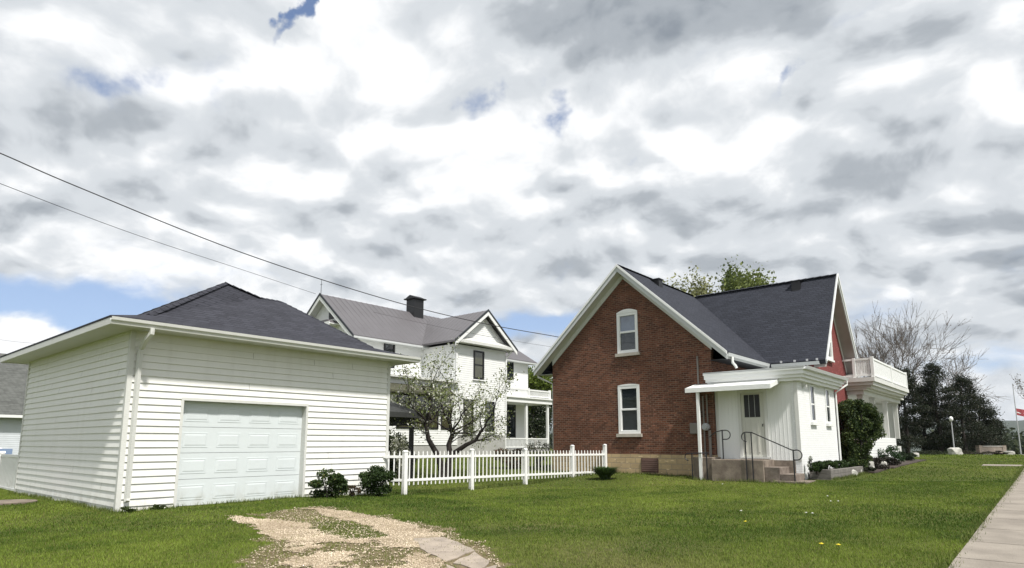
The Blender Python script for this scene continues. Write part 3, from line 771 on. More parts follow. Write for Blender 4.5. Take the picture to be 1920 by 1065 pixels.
w = MB(); w.prism('X', [(gy_, ze2-.17), (gy_-.08, ze2-.17), (gy_-.11, ze2-.05), (gy_-.095, ze2-.05), (gy_-.07, ze2-.15), (gy_, ze2-.15)], -8.12, RX-.25); w.build('gutter', M['grey_trim'], bh)
for xx in (-7.75, -7.25, -6.8, -6.45):
    w = MB(); w.box(xx-.03, xx+.03, gy_-.10, gy_+.12, ze2-.02, ze2+.06); w.build('gutter_bracket', M['steel'], bh)
for (px, py, P0, n_) in ((1232, 533, (XM, 21, zr), (sl_, 0, 1)), (1494, 536, (-7, CY, zr2), (0, -s2_, 1))):
    p = hit(px, py, P0, n_); w = MB(); w.box(p.x-.17, p.x+.17, p.y-.17, p.y+.17, p.z-.3, p.z+.17); w.box(p.x-.21, p.x+.21, p.y-.21, p.y+.21, p.z+.17, p.z+.21)
    w.build('roof_vent', M['black'], bh)
# painted red gable
XG = -6.60
w = MB(); hg = 2.3
def zg2(y): return zr2-abs(y-CY)*s2_-cz2
w.prism('X', [(CY-hg, .3), (CY+hg, .3), (CY+hg, zg2(CY+hg)), (CY, zg2(CY)), (CY-hg, zg2(CY-hg))], XG-.2, XG); w.build('gable_wall', M['redbrick'], bh)
w = MB(); w.box(XR, XG-.2, CY-hg, CY-hg+.2, .3, 4.4); w.build('wall', M['brick'], bh)
for (half, t1, a0, a1, nm, mt, t0) in ((CH_+.02, (.13, .34), RX-.03, RX+.01, 'rake_board', 'grey_trim', -.02), (CH_+.04, (.03, .12), RX+.012, RX+.045, 'rake_moulding', 'white', -.04)):
    for sg, tt1 in zip((-1, 1), t1):
        w = MB(); w.prism('X', [(CY, zr2-t0), (CY+sg*half, zr2-s2_*half-t0), (CY+sg*half, zr2-s2_*half-tt1), (CY, zr2-tt1)], a0, a1); w.build(nm, M[mt], bh)
w = MB(); band(w, 'X', CY, CH_-.05, zr2, s2_, .33, .35, XG+.0, RX-.035); w.build('soffit', M['taupe'], bh)
w = MB(); band(w, 'X', CY, hg+.05, zr2, s2_, .36, .56, XG+.004, XG+.03); w.build('frieze', M['trim'], bh)
yc, zc = onX(1557, 676, XG)
window(bh, 'X', XG, yc-.85, yc+.12, zc, zc+1.5, fw_=.09, depth=.09, silmat='white', sillw=.12)
w = MB(); w.box(XG+.005, RX, CY+hg-.05, CY+CH_, 3.75, 4.3); w.build('eave_return', M['grey_trim'], bh)

# side entry room: white boards in front, painted brick at the side
LX0, LX1, LY0, LY1 = -8.93, -6.16, 21.5, 26.15
w = MB()
u = LX0
wb(w, 'Y', LY0, LX0, -8.06, -.1, 0, .80, 3.5); wb(w, 'Y', LY0, -7.22, LX1-.02, -.1, 0, .80, 3.5); wb(w, 'Y', LY0, -8.06, -7.22, -.1, 0, 3.12, 3.5)
k = 0
u = LX0+.05
while u < LX1-.05:
    if not (-8.16 < u < -7.13): wb(w, 'Y', LY0, u, u+.02, 0, .006, .80, 3.5)
    u += .13
w.build('entry_wall', M['white'], bh)
w = MB(); w.box(LX1-.2, LX1, LY0-.02, LY1, .1, 3.5); w.box(LX0, LX1, LY1-.1, LY1, .1, 3.5)
sw = w.build('side_wall', M['whitebrick'], bh)
w = MB(); w.box(LX0, LX1-.205, LY0-.02, LY1-.11, -.2, .80); w.box(LX1-.2, LX1+.0, LY0-.021, LY0+.2, -.2, .10); w.build('foundation', M['concrete'], bh)
w = MB(); wb(w, 'Y', LY0-.02, LX1-.11, LX1+.004, 0, .025, .80, 3.5); w.build('corner_trim', M['trim'], bh)
w = MB(); wb(w, 'Y', LY0, LX0, LX0+.10, 0, .025, .8, 3.5); w.build('corner_trim', M['trim'], bh)
for (ya, yb) in ((22.78, 23.32), (24.70, 25.24)):
    window(bh, 'X', LX1, ya, yb, 2.06, 3.34, fw_=.07, depth=.035, frame='white', silmat='white', sillw=.09, sillh=.1, meet=.48)
# flat roof with stepped cornice
w = MB()
for (n0, n1, a, b_) in ((0, .16, 3.36, 3.46), (0, .24, 3.46, 3.56), (0, .30, 3.56, 3.60), (0, .34, 3.70, 3.76), (0, .30, 3.60, 3.70)):
    w.box(LX0-n1*.0-.12-n1*.4, LX1+n1, LY0-n1-.02, LY1+n1, a, b_)
cn = w.build('cornice', M['white'], bh)
w = MB(); w.slab([(LX0-.25, LY0-.37, 3.80), (LX1+.35, LY0-.37, 3.80), (LX1+.35, LY1+.35, 3.86), (LX0-.25, LY1+.35, 3.86)], .03); w.build('roof', M['grey_trim'], bh)
w = MB(); w.prism('Y', [(LX1+.35, 3.70), (LX1+.42, 3.70), (LX1+.45, 3.80), (LX1+.43, 3.80), (LX1+.41, 3.72), (LX1+.35, 3.72)], LY0-.35, LY1+.35); w.build('gutter', M['grey_trim'], bh)
w = MB(); w.tube([(LX1+.40, LY1+.25, 3.70), (LX1+.40, LY1+.25, 3.55), (LX1+.05, LY1-.06, 3.25), (LX1+.05, LY1-.06, .6)], .035, 6); w.build('downspout', M['white'], bh)
w = MB(); w.box(LX1+.004, LX1+.03, 22.0, 22.12, 3.16, 3.32); w.box(LX1+.03, LX1+.14, 22.03, 22.09, 3.18, 3.28); w.build('wall_light', M['trim'], bh)
# door
w = MB()
for (a, b_, m_, n_) in ((-8.13, -8.03, .84, 3.14), (-7.25, -7.15, .84, 3.14), (-8.03, -7.25, 3.04, 3.14)): wb(w, 'Y', LY0, a, b_, -.04, .035, m_, n_)
wb(w, 'Y', LY0, -8.13, -7.15, -.04, .07, .84, .90)
do = w.build('door_frame', M['trim'], bh)
w = MB(); wb(w, 'Y', LY0, -8.028, -7.252, -.05, -.01, .905, 3.038)
for a in (-7.97, -7.78, -7.52, -7.35): wb(w, 'Y', LY0, a, a+.05, -.01, .008, 1.05, 2.15)
dd = w.build('door', M['dooryellow'], bh)
w = MB(); wb(w, 'Y', LY0, -7.92, -7.40, -.009, .002, 2.22, 2.98); w.build('door_window', M['black'], dd)
w = MB()
for a in (-7.76, -7.57): wb(w, 'Y', LY0, a, a+.012, .003, .01, 2.22, 2.98)
w.build('muntin', M['grey_trim'], dd)
w = MB(); w.tube([(-7.31, LY0-.01, 1.98), (-7.31, LY0-.07, 1.98), (-7.31, LY0-.08, 1.9)], .015, 6); w.build('door_handle', M['black'], dd)
# canopy and its post
w = MB()
w.slab([(-9.55, 20.50, 3.22), (-6.70, 20.50, 3.22), (-6.70, LY0-.03, 3.46), (-9.55, LY0-.03, 3.46)], .035)
w.box(-9.57, -6.68, 20.47, 20.497, 3.08, 3.235); w.prism('X', [(20.5, 3.09), (20.5, 3.235), (LY0-.03, 3.475), (LY0-.03, 3.33)], -6.70, -6.675); w.prism('X', [(20.5, 3.09), (20.5, 3.235), (LY0-.03, 3.475), (LY0-.03, 3.33)], -9.575, -9.55)
cp = w.build('canopy', M['white'], bh)
x_, z_ = onY(1309, 760, 20.56)
w = MB(); w.box(x_-.045, x_+.045, 20.515, 20.605, zg(x_, 20.55)-.1, 3.185); w.build('canopy_post', M['white'], bh)
# meter, boxes, conduits on the brick
w = MB(); w.box(-9.80, -9.52, YW-.14, YW-.003, 1.68, 2.06); w.build('electric_box', M['meter'], bh, bevel=.02)
w = MB(); w.tube([(-9.22, YW-.003, 1.92), (-9.22, YW-.13, 1.92)], [.13, .13], 16); w.tube([(-9.22, YW-.13, 1.92), (-9.22, YW-.20, 1.92)], [.10, .09], 16); w.build('electric_meter', M['steel'], bh)
w = MB(); w.tube([(-9.44, YW-.04, 2.07), (-9.44, YW-.04, 4.45)], .035, 8); w.tube([(-9.30, YW-.04, .3), (-9.30, YW-.04, 3.0)], .03, 8); w.tube([(-9.10, YW-.05, .3), (-9.10, YW-.05, 1.8)], .05, 8); w.tube([(-9.16, YW-.04, 2.05), (-9.16, YW-.04, 3.05)], .03, 8)
w.build('conduit', M['meter'], bh)
# stoop with steps going down to the right
w = MB(); w.box(-8.72, -7.02, 20.42, LY0-.025, -.2, .82); w.build('landing', M['concrete'], bh, bevel=.015)
w = MB(); w.box(-7.015, -6.56, 20.50, LY0-.03, -.2, .60); w.build('step', M['concrete_red'], bh, bevel=.015)
w = MB(); w.box(-6.555, -6.10, 20.55, LY0-.03, -.2, .40); w.build('step', M['concrete_red'], bh, bevel=.015)
w = MB(); w.box(-6.7, -5.75, 20.35, LY0-.1, -.2, .20); w.build('step', M['concrete'], bh, bevel=.015)
w = MB(); w.box(-9.45, -8.74, 20.6, YW-.05, -.2, .88); w.build('landing', M['concrete'], bh, bevel=.02)

# front porch and balcony
PX1 = -6.05
w = MB(); siding(w, 'X', PX1, 30.25, 36.9, .55, 1.60, .12, .015); siding(w, 'Y', 30.25, -8.2, PX1, .55, 1.60, .12, .015); w.box(-8.2, PX1-.01, 30.27, 36.9, .3, 1.58); w.build('porch_wall', M['white'], bh)
w = MB(); w.box(-8.4, -8.2, 30.3, 38.6, .3, 3.7); w.box(-8.2, -6.3, 38.4, 38.6, .3, 3.7); w.build('wall', M['white'], bh)
w = MB(); w.box(-15.9, -8.4, 30.4, 38.6, .3, 4.2); w.build('wall', M['brick'], bh)
for (ya, yb) in ((31.5, 32.6), (34.2, 35.3), (36.6, 37.5)): window(bh, 'X', -8.2, ya, yb, 1.5, 3.2, frame='white')
for y in (30.42, 32.8, 35.6, 38.35):
    w = MB(); w.box(PX1-.20, PX1-.02, y-.09, y+.09, 1.58, 3.42); w.box(PX1-.23, PX1+.01, y-.12, y+.12, 3.30, 3.42); w.build('porch_post', M['trim'], bh)
w = MB(); w.box(PX1-.20, PX1-.02, 36.9, 38.45, .4, 1.2); w.build('porch_wall', M['trim'], bh)
w = MB(); w.box(-8.3, PX1+.10, 30.1, 38.6, 3.42, 3.60); w.box(-8.3, PX1+.25, 29.95, 38.75, 3.60, 3.68); w.build('porch_beam', M['trim'], bh)
w = MB(); w.box(-8.3, -5.50, 29.75, 37.9, 3.78, 3.92); w.box(-8.3, -5.42, 29.65, 38.0, 3.92, 4.10); w.box(-8.3, -5.62, 29.9, 37.7, 3.68, 3.78); w.build('balcony_floor', M['trim'], bh)
w = MB()
w.box(-5.52, -5.44, 29.72, 37.75, 4.84, 4.92); w.box(-5.52, -5.44, 29.72, 37.75, 4.16, 4.22)
y = 29.80
while y < 37.7: w.box(-5.495, -5.465, y, y+.068, 4.22, 4.84); y += .085
w.box(-8.3, -5.53, 29.74, 29.80, 4.84, 4.92); w.box(-8.3, -5.53, 29.74, 29.80, 4.16, 4.22)
x = -8.2
while x < -5.6:
    if not (-6.6 < x < -6.25): w.box(x, x+.068, 29.76, 29.785, 4.22, 4.84)
    x += .085
for y in (29.77, 33.7, 37.7): w.box(-5.54, -5.42, y-.06, y+.06, 4.10, 4.97)
w.box(-6.22, -6.12, 29.72, 29.82, 4.10, 4.95)
w.build('balcony_railing', M['white'], bh)
w = MB(); w.tube([(PX1+.12, 31.0, 3.9), (PX1+.12, 31.0, 3.72)], [.02, .06], 8); w.build('porch_lamp', M['white'], bh)

# handrails
def rail(label, pts_list, posts, y, base):
    t = thing('handrail', label, 'handrail', (base[0], y, base[1]), 'black iron handrails of the side entry')
    for p in pts_list:
        m_ = MB(); m_.tube([(a, y, b_) for a, b_ in p], .018, 6); m_.build('rail', M['iron'], t)
    for (x0, zt, zb_) in posts:
        m_ = MB(); m_.box(x0-.016, x0+.016, y-.016, y+.016, zb_, zt); m_.build('rail_post', M['iron'], t)
def curl(cx_, cz_, r, a0, a1, n=14): return [(cx_+r*math.cos(R(a0+(a1-a0)*i/n)), cz_+r*math.sin(R(a0+(a1-a0)*i/n))) for i in range(n+1)]
Yr = 20.38
p1x, p1z = onY(1408, 812, Yr); p2x, p2z = onY(1487, 845, Yr)
rail('black iron stair rail with curled ends sloping down the steps', [curl(p1x-.16, p1z-.12, .15, 270, 90)+[(p1x+.02, p1z+.02), (p2x-.04, p2z+.02)]+curl(p2x+.10, p2z-.13, .15, 110, -90)+[(p2x, p2z-.28)]],
     [(p1x, p1z+.02, .1), (p1x-.20, p1z-.0, .1), (p2x, p2z+.01, .0)], Yr, (p1x, .1))
Yr2 = 20.75; qx, qz = onY(1354, 808, Yr2); lx, lz = onY(1300, 848, Yr2)
rail('short black iron rail with one curled end on the landing', [[(qx-.45, qz-.20), (qx-.22, qz-.03), (qx, qz+.02)]+curl(qx+.12, qz-.13, .15, 90, -90)+[(qx, qz-.28)]], [(qx, qz+.02, .82)], Yr2, (qx, .82))
Yr3 = 20.50; lx, lz = onY(1297, 850, Yr3)
rail('low black iron rail beside the white canopy post', [curl(lx-.13, lz-.12, .12, 270, 90)+[(lx+.6, lz+.02)]], [(lx, lz+.02, .1), (lx+.52, lz+.02, .1)], Yr3, (lx, .1))

# ================================================================== WHITE HOUSE
wh = thing('white_house', 'large white two-storey house with grey metal roof and black chimney', 'house', (-31, 29, .4))
WX0, WX1, WY0, WY1 = -36.2, -30.0, 21.2, 37.0; RXm = -33.1; RZ, EZ = 10.35, 7.45; HWd = 3.55; sw_ = (RZ-EZ)/HWd
def wlim(z): 
    h = (RZ-.18-z)/sw_; h = min(h, (WX1-WX0)/2); return RXm-h, RXm+h
w = MB(); siding(w, 'Y', WY0, 0, 0, .9, 10.1, .13, .014, lim=wlim); w.build('gable_wall', M['white'], wh)
w = MB(); siding(w, 'X', WX1, WY0, WY1, .9, 7.3, .13, .014); w.build('wall', M['white'], wh)
w = MB(); w.box(WX0, WX1-.01, WY0+.01, WY1, .2, .9); w.box(WX0, WX0+.1, WY0+.01, WY1, .9, 7.3); w.box(WX0, WX1-.01, WY1-.1, WY1, .9, 7.3); w.build('foundation', M['skirt'], wh)
w = MB(); ye = 37.6; yh = 35.2
o = []
w.slab([(RXm, WY0-.45, RZ), (RXm+HWd, WY0-.45, EZ), (RXm+HWd, ye, EZ), (RXm, yh, RZ)], .12)
w.slab([(RXm, yh, RZ), (RXm+HWd, ye, EZ), (RXm-HWd, ye, EZ)], .12)
w.slab([(RXm, WY0-.45, RZ), (RXm, yh, RZ), (RXm-HWd, ye, EZ), (RXm-HWd, WY0-.45, EZ)], .12)
y = WY0-.4
while y < 35:
    p = Vector((RXm+.02, y, RZ+.0)); q_ = Vector((RXm+HWd-.01, y, EZ)); w.add([p+Vector((0, 0, .022)), q_+Vector((0, 0, .022)), q_+Vector((0, .03, 0)), p+Vector((0, .03, 0)), p+Vector((0, -.03, 0)), q_+Vector((0, -.03, 0))], [(0, 1, 2, 3), (0, 4, 5, 1)]); y += .42
mr_ = w.build('roof', M['metalroof'], wh)
w = MB(); band(w, 'Y', RXm, HWd+.05, RZ, sw_, -.06, .10, WY0-.50, WY0-.455); w.build('rake_edge', M['roofedge'], wh)
w = MB(); band(w, 'Y', RXm, HWd, RZ, sw_, .10, .36, WY0-.48, WY0-.44); w.build('rake_board', M['white'], wh)
w = MB(); band(w, 'Y', RXm, HWd-.05, RZ, sw_, .30, .32, WY0-.44, WY0-.02); w.build('soffit', M['trim'], wh)
w = MB(); w.box(RXm+HWd-.05, RXm+HWd+.04, WY0-.42, ye, EZ-.17, EZ-.06); w.box(WX1+.015, RXm+HWd-.05, WY0-.4, ye, EZ-.17, EZ-.15); w.build('gutter', M['grey_trim'], wh)
w = MB(); w.prism('Y', [(-34.6, 8.35), (-31.5, 8.35), (-31.7, 8.55), (-34.4, 8.55)], WY0-.75, WY0-.02); w.build('gable_return', M['metalroof'], wh)
w = MB(); w.box(-34.6, -31.5, WY0-.78, WY0-.75, 8.20, 8.42); w.box(-34.6, -31.5, WY0-.75, WY0-.02, 8.30, 8.345); w.build('fascia', M['white'], wh)
xv, zv = onY(622, 597, WY0); w = MB(); wb(w, 'Y', WY0, xv-.28, xv+.28, .015, .03, zv-.05, zv+.38); w.build('gable_vent', M['black'], wh)
w = MB(); wb(w, 'Y', WY0, -33.2, -31.9, .016, .03, 7.3, 8.15); w.build('attic_window', M['glass'], wh)
w = MB(); w.tube([(RXm, WY0-.4, RZ), (RXm, WY0-.4, RZ+.95)], [.02, .012], 6); w.tube([(RXm-.12, WY0-.4, RZ+.6), (RXm+.12, WY0-.4, RZ+.6)], .012, 5); w.build('lightning_rod', M['iron'], wh)
w = MB(); cx_, cy_ = RXm+.1, 28.2; w.box(cx_-.42, cx_+.42, cy_-.42, cy_+.42, 9.6, 11.25); ch = w.build('chimney', M['black'], wh)
w = MB(); w.box(cx_-.56, cx_+.56, cy_-.56, cy_+.56, 11.25, 11.33); w.prism('Y', [(cx_-.5, 11.33), (cx_+.5, 11.33), (cx_, 11.55)], cy_-.5, cy_+.5); w.build('chimney_cap', M['black'], ch)
# projecting gabled wing
PXf, PY0, PY1 = -27.1, 26.45, 31.1; pc = 28.8; PZ, PE, PH = 9.75, 7.50, 2.85; sp = (PZ-PE)/PH
w = MB(); siding(w, 'X', PXf, PY0, PY1, 1.85, 7.35, .13, .014); siding(w, 'Y', PY0, WX1, PXf, 1.85, 7.35, .13, .014); w.box(WX1, PXf-.01, PY1-.1, PY1, 1.85, 7.3); w.build('wing_wall', M['white'], wh)
w = MB(); w.box(WX1, PXf-.02, PY0+.02, PY1-.02, .2, 1.85); w.build('foundation', M['skirt'], wh)
w = MB(); siding(w, 'X', PXf+.10, 0, 0, 7.62, PZ-.3, .13, .014, lim=lambda z: (pc-max(0, (PZ-.3-z)/sp), pc+max(0, (PZ-.3-z)/sp))); w.build('gable_wall', M['white'], wh)
w = MB(); XO = PXf+.50
w.slab([(XO, pc, PZ), (-33.0, pc, PZ), (-33.0, pc-PH, PE), (XO, pc-PH, PE)], .12); w.slab([(XO, pc, PZ), (XO, pc+PH, PE), (-33.0, pc+PH, PE), (-33.0, pc, PZ)], .12)
x = XO-.05
while x > -32.6:
    for sg in (-1, 1):
        p = Vector((x, pc, PZ+.022)); q_ = Vector((x, pc+sg*PH, PE+.022)); w.add([p, q_, q_-Vector((.03, 0, .022)), p-Vector((.03, 0, .022)), p-Vector((-.03, 0, .022)), q_-Vector((-.03, 0, .022))], [(0, 1, 2, 3), (0, 4, 5, 1)])
    x -= .42
w.build('roof', M['metalroof'], wh)
w = MB(); band(w, 'X', pc, PH+.05, PZ, sp, -.06, .09, XO+.005, XO+.05); w.build('rake_edge', M['roofedge'], wh)
w = MB(); band(w, 'X', pc, PH, PZ, sp, .09, .34, XO-.03, XO+.03); w.build('rake_board', M['white'], wh)
w = MB(); band(w, 'X', pc, PH-.35, PZ, sp, .50, .62, PXf+.12, PXf+.17); w.build('gable_trim', M['trim'], wh)
w = MB(); w.box(PXf-.0, XO, pc-PH+.35, pc+PH-.35, 7.42, 7.60); w.prism('Y', [(PXf+.12, 7.61), (XO-.05, 7.61), (PXf+.12, 7.85)], pc-PH+.5, pc+PH-.5); w.build('cornice', M['trim'], wh)
w = MB(); w.tube([(PXf-.3, PY0-.35, PE-.1), (PXf-.1, PY0-.15, 7.0), (PXf+.07, PY0+.05, 6.7), (PXf+.07, PY0+.05, 2.0)], .06, 6); w.build('downspout', M['white'], wh)
w = MB(); w.tube([(PXf+.3, PY1+.25, PE-.1), (PXf+.07, PY1-.05, 6.9), (PXf+.07, PY1-.08, 2.0)], .06, 6); w.build('downspout', M['white'], wh)
window(wh, 'X', PXf+.012, 28.0, 28.95, 5.30, 7.12, fw_=.10, depth=.05, frame='black', pane='glass_green', silmat='white')
window(wh, 'X', PXf+.012, 27.15, 28.0, 2.0, 4.02, fw_=.08, depth=.05, frame='black', pane='glass_green', silmat='white')
window(wh, 'X', PXf+.012, 29.1, 29.95, 2.05, 3.98, fw_=.09, depth=.05, frame='black', silmat='white')
# windows of the main wall
ya, za = onX(719, 661, WX1); yb, zb2 = onX(740, 643, WX1)
window(wh, 'X', WX1+.012, ya, yb, za-.9, zb2, fw_=.10, depth=.05, frame='black', silmat='white')
ya, za = onX(947, 712, WX1); yb, zb2 = onX(962, 676, WX1)
window(wh, 'X', WX1+.012, ya, yb, za, zb2, fw_=.10, depth=.05, frame='black', silmat='white')
ya, za = onX(950, 808, WX1); yb, zb2 = onX(966, 754, WX1)
window(wh, 'X', WX1+.012, ya, yb, 1.75, zb2, fw_=.08, depth=.05, frame='black', silmat='white')
# sun room with olive awning
SX, SY0, SY1 = -26.6, 19.2, 26.2
w = MB(); siding(w, 'X', SX, SY0, SY1, 1.25, 4.9, .13, .014); siding(w, 'Y', SY0, WX1, SX, 1.25, 4.9, .13, .014); w.box(WX1, SX-.01, SY0+.01, SY1, 1.25, 1.3); w.build('sunroom_wall', M['white'], wh)
w = MB(); w.box(WX1-.5, SX-.02, SY0+.02, SY1, .2, 1.25); w.build('foundation', M['skirt'], wh)
w = MB(); w.slab([(WX1, SY0-.2, 5.25), (SX+.3, SY0-.2, 4.98), (SX+.3, SY1, 4.98), (WX1, SY1, 5.25)], .12); w.build('roof', M['trim'], wh)
for (a, b_) in ((776, 798), (802, 822), (826, 846), (742, 768)):
    ya, za = onX(a, 800, SX); yb, zb2 = onX(b_, 742, SX)
    window(wh, 'X', SX+.012, ya, yb, 2.15, 4.0, fw_=.05, depth=.05, frame='black', pane='glass_green', sill=False)
w = MB(); w.prism('Y', [(SX+.02, 4.55), (SX+.75, 4.12), (SX+.75, 4.0), (SX+.02, 4.0+.02)], SY0+.2, SY1-.9); w.build('awning', M['awning'], wh)
# porch with roof deck at the far corner
QX, QY0, QY1 = -28.0, 31.95, 36.9
w = MB(); w.box(WX1+.02, QX+.2, QY0-.15, QY1+.2, 4.15, 4.45); w.box(WX1+.02, QX+.3, QY0-.25, QY1+.3, 4.45, 4.55); w.build('porch_roof', M['white'], wh)
w = MB(); w.box(WX1+.02, QX+.1, QY0, QY1, .3, .95); w.build('porch_floor', M['skirt'], wh)
for y in (QY0+.05, (QY0+QY1)/2-.1, QY1-.1):
    w = MB(); w.box(QX-.09, QX+.06, y-.08, y+.08, .95, 4.15); w.build('porch_post', M['white'], wh)
w = MB()
w.box(QX-.02, QX+.04, QY0, QY1, 1.62, 1.70); w.box(QX-.02, QX+.04, QY0, QY1, 1.05, 1.12)
y = QY0+.1
while y < QY1: w.box(QX-.005, QX+.02, y, y+.05, 1.12, 1.62); y += .14
w.build('porch_railing', M['white'], wh)
w = MB()
w.box(QX+.10, QX+.18, QY0, QY1+.1, 5.02, 5.12); w.box(QX+.10, QX+.18, QY0, QY1+.1, 4.60, 4.68)
y = QY0+.1
while y < QY1: w.box(QX+.12, QX+.15, y, y+.06, 4.68, 5.02); y += .13
for y in (QY0, (QY0+QY1)/2, QY1): w.box(QX+.06, QX+.2, y-.07, y+.07, 4.55, 5.2)
w.build('deck_railing', M['white'], wh)

# ================================================================== NEIGHBOUR HOUSE, CAR, VINYL FENCE
nh = thing('neighbour_house', 'white house with weathered grey shingle roof far left behind the garage', 'house', (-60, 8, .2))
NX = -54.0
w = MB(); siding(w, 'X', NX, -6, 18, .0, 3.2, .14, .015); w.box(NX-9, NX-.02, -6, -5.98, 0, 3.2); w.box(NX-9, NX-.02, 17.98, 18, 0, 3.2); w.build('wall', plain('pale_blue_siding', (.62, .66, .70), .6, .05), nh)
w = MB(); w.prism('Y', [(NX+.6, 3.25), (NX-5.2, 8.0), (NX-11, 3.25), (NX-11, 3.1), (NX-5.2, 7.8), (NX+.6, 3.1)], -6.5, 18.5); w.build('roof', M['shingle_grey'], nh)
w = MB(); w.box(NX+.6, NX+.68, -6.5, 18.5, 3.06, 3.24); w.build('gutter', M['white'], nh)
# car
cx0, cy0 = spot(-12, 25.0)
car = thing('parked_car', 'white car with bluish headlamp parked behind the white vinyl fence', 'car', (cx0, cy0, zg(cx0, cy0)))
zc0 = zg(cx0, cy0)+.14; SV = 1.25
cb = MB()
prof = [(-4.2, .25), (-4.25, .75), (-4.1, 1.02), (-3.6, 1.10), (-3.0, 1.50), (-1.7, 1.55), (-.95, 1.08), (.05, .98), (.35, .80), (.42, .30), (.1, .22), (-.1, .22)]
def carprism(mb, pts, w0, w1, ofs=0): mb.prism('X', [(cy0+a, zc0-.10+b_*SV+ofs) for a, b_ in pts], cx0-w0, cx0+w1)
carprism(cb, [(-4.2, .25), (-4.25, .75), (-4.1, 1.00), (-3.6, 1.06), (-.95, 1.06), (.05, .98), (.35, .80), (.42, .30)], .9, .9)
cb.build('body', M['carpaint'], car, bevel=.06)
cb = MB(); carprism(cb, [(-3.7, 1.06), (-3.0, 1.48), (-1.5, 1.52), (-.40, 1.04)], .74, .74); cb.build('windows', M['glass'], car, bevel=.05)
cb = MB(); carprism(cb, [(-3.1, 1.48), (-3.0, 1.53), (-1.55, 1.56), (-1.4, 1.49)], .72, .72); cb.build('car_roof', M['carpaint'], car, bevel=.02)
for sx_ in (-1, 1):
    cb = MB(); cb.box(cx0+sx_*.76-.17, cx0+sx_*.76+.17, cy0+.02, cy0+.44, zc0+.84, zc0+1.05); cb.build('headlight', M['carblue'], car)
    cb = MB(); cb.box(cx0+sx_*.92, cx0+sx_*1.08, cy0-.42, cy0-.28, zc0+1.20, zc0+1.36); cb.build('mirror', M['carpaint'], car)
    for yy in (-.55, -3.35):
        cb = MB(); cb.tube([(cx0+sx_*.93, cy0+yy, zc0+.20), (cx0+sx_*.73, cy0+yy, zc0+.20)], .33, 18); tw = cb.build('wheel', M['rubber'], car)
        cb = MB(); cb.tube([(cx0+sx_*.94, cy0+yy, zc0+.20), (cx0+sx_*.935, cy0+yy, zc0+.20)], .2, 14); cb.build('rim', M['steel'], tw)
# vinyl fence
vf = thing('vinyl_fence', 'solid white vinyl fence panel joining the back corner of the garage', 'fence', (-24.5, 4.86, 0))
w = MB(); w.box(-28.5, -23.15, 4.845, 4.875, .0, .95)
x = -28.4
while x < -23.2: w.box(x, x+.012, 4.838, 4.845, .06, .93); x += .16
w.box(-28.5, -23.15, 4.82, 4.90, .93, 1.01); w.box(-28.5, -23.15, 4.82, 4.90, -.08, .02)
w.build('fence_panel', M['vinyl'], vf)
for x in (-23.15, -25.6, -28.0):
    w = MB(); w.box(x-.065, x+.065, 4.795, 4.925, -.3, 1.04); w.prism('Y', [(x-.08, 1.04), (x+.08, 1.04), (x, 1.10)], 4.78, 4.94); w.build('fence_post', M['vinyl'], vf)

# concrete lid in the grass
w = MB(); cxd, cyd = -18.9, 3.75
n = 28; w.slab([(cxd+.62*math.cos(2*math.pi*i/n), cyd+.62*math.sin(2*math.pi*i/n), zg(cxd, cyd)+.035) for i in range(n)], .3)
tag(w.build('concrete_lid', M['concrete'], None), 'round worn concrete lid set in the lawn left of the garage', 'lid')

# ================================================================== PICKET FENCE
pts_f = [(-14.20, 11.90), (-14.05, 14.48), (-13.88, 16.95), (-13.62, 19.40), (-13.35, 21.22)]
pf = thing('picket_fence', 'low white vinyl picket fence running from the garage to the brick house', 'fence', (-14.0, 16, .05))
run = [(-14.74, 11.55)]+pts_f
def tt(y): return min(1, max(0, (y-11.9)/9.3))
def ptop(y): return float(np.interp(y, [11.9, 14.5, 17, 19.4, 21.2], [1.10, 1.13, 1.13, 1.24, 1.27]))
def rhi(y): return .93-.05*tt(y)
def rlo(y): return .27-.06*tt(y)+.03*max(0, tt(y)-.6)
post0 = None
for (x, y) in pts_f:
    w = MB(); zt = ptop(y); w.box(-.06, .06, -.06, .06, -.35, zt); w.prism('Y', [(-.075, zt), (.075, zt), (0, zt+.05)], -.075, .075)
    o = w.build('fence_post', M['vinyl'], None, bevel=.006); o.location = (x, y, 0); o.parent = pf; o.matrix_parent_inverse = Matrix.Translation(-Vector(pf.location))
pm = MB(); pm.box(-.011, .011, -.017, .017, 0, .76); pm.prism('X', [(-.017, .76), (.017, .76), (0, .80)], -.011, .011)
pk0 = pm.build('picket', M['vinyl'])
first = True
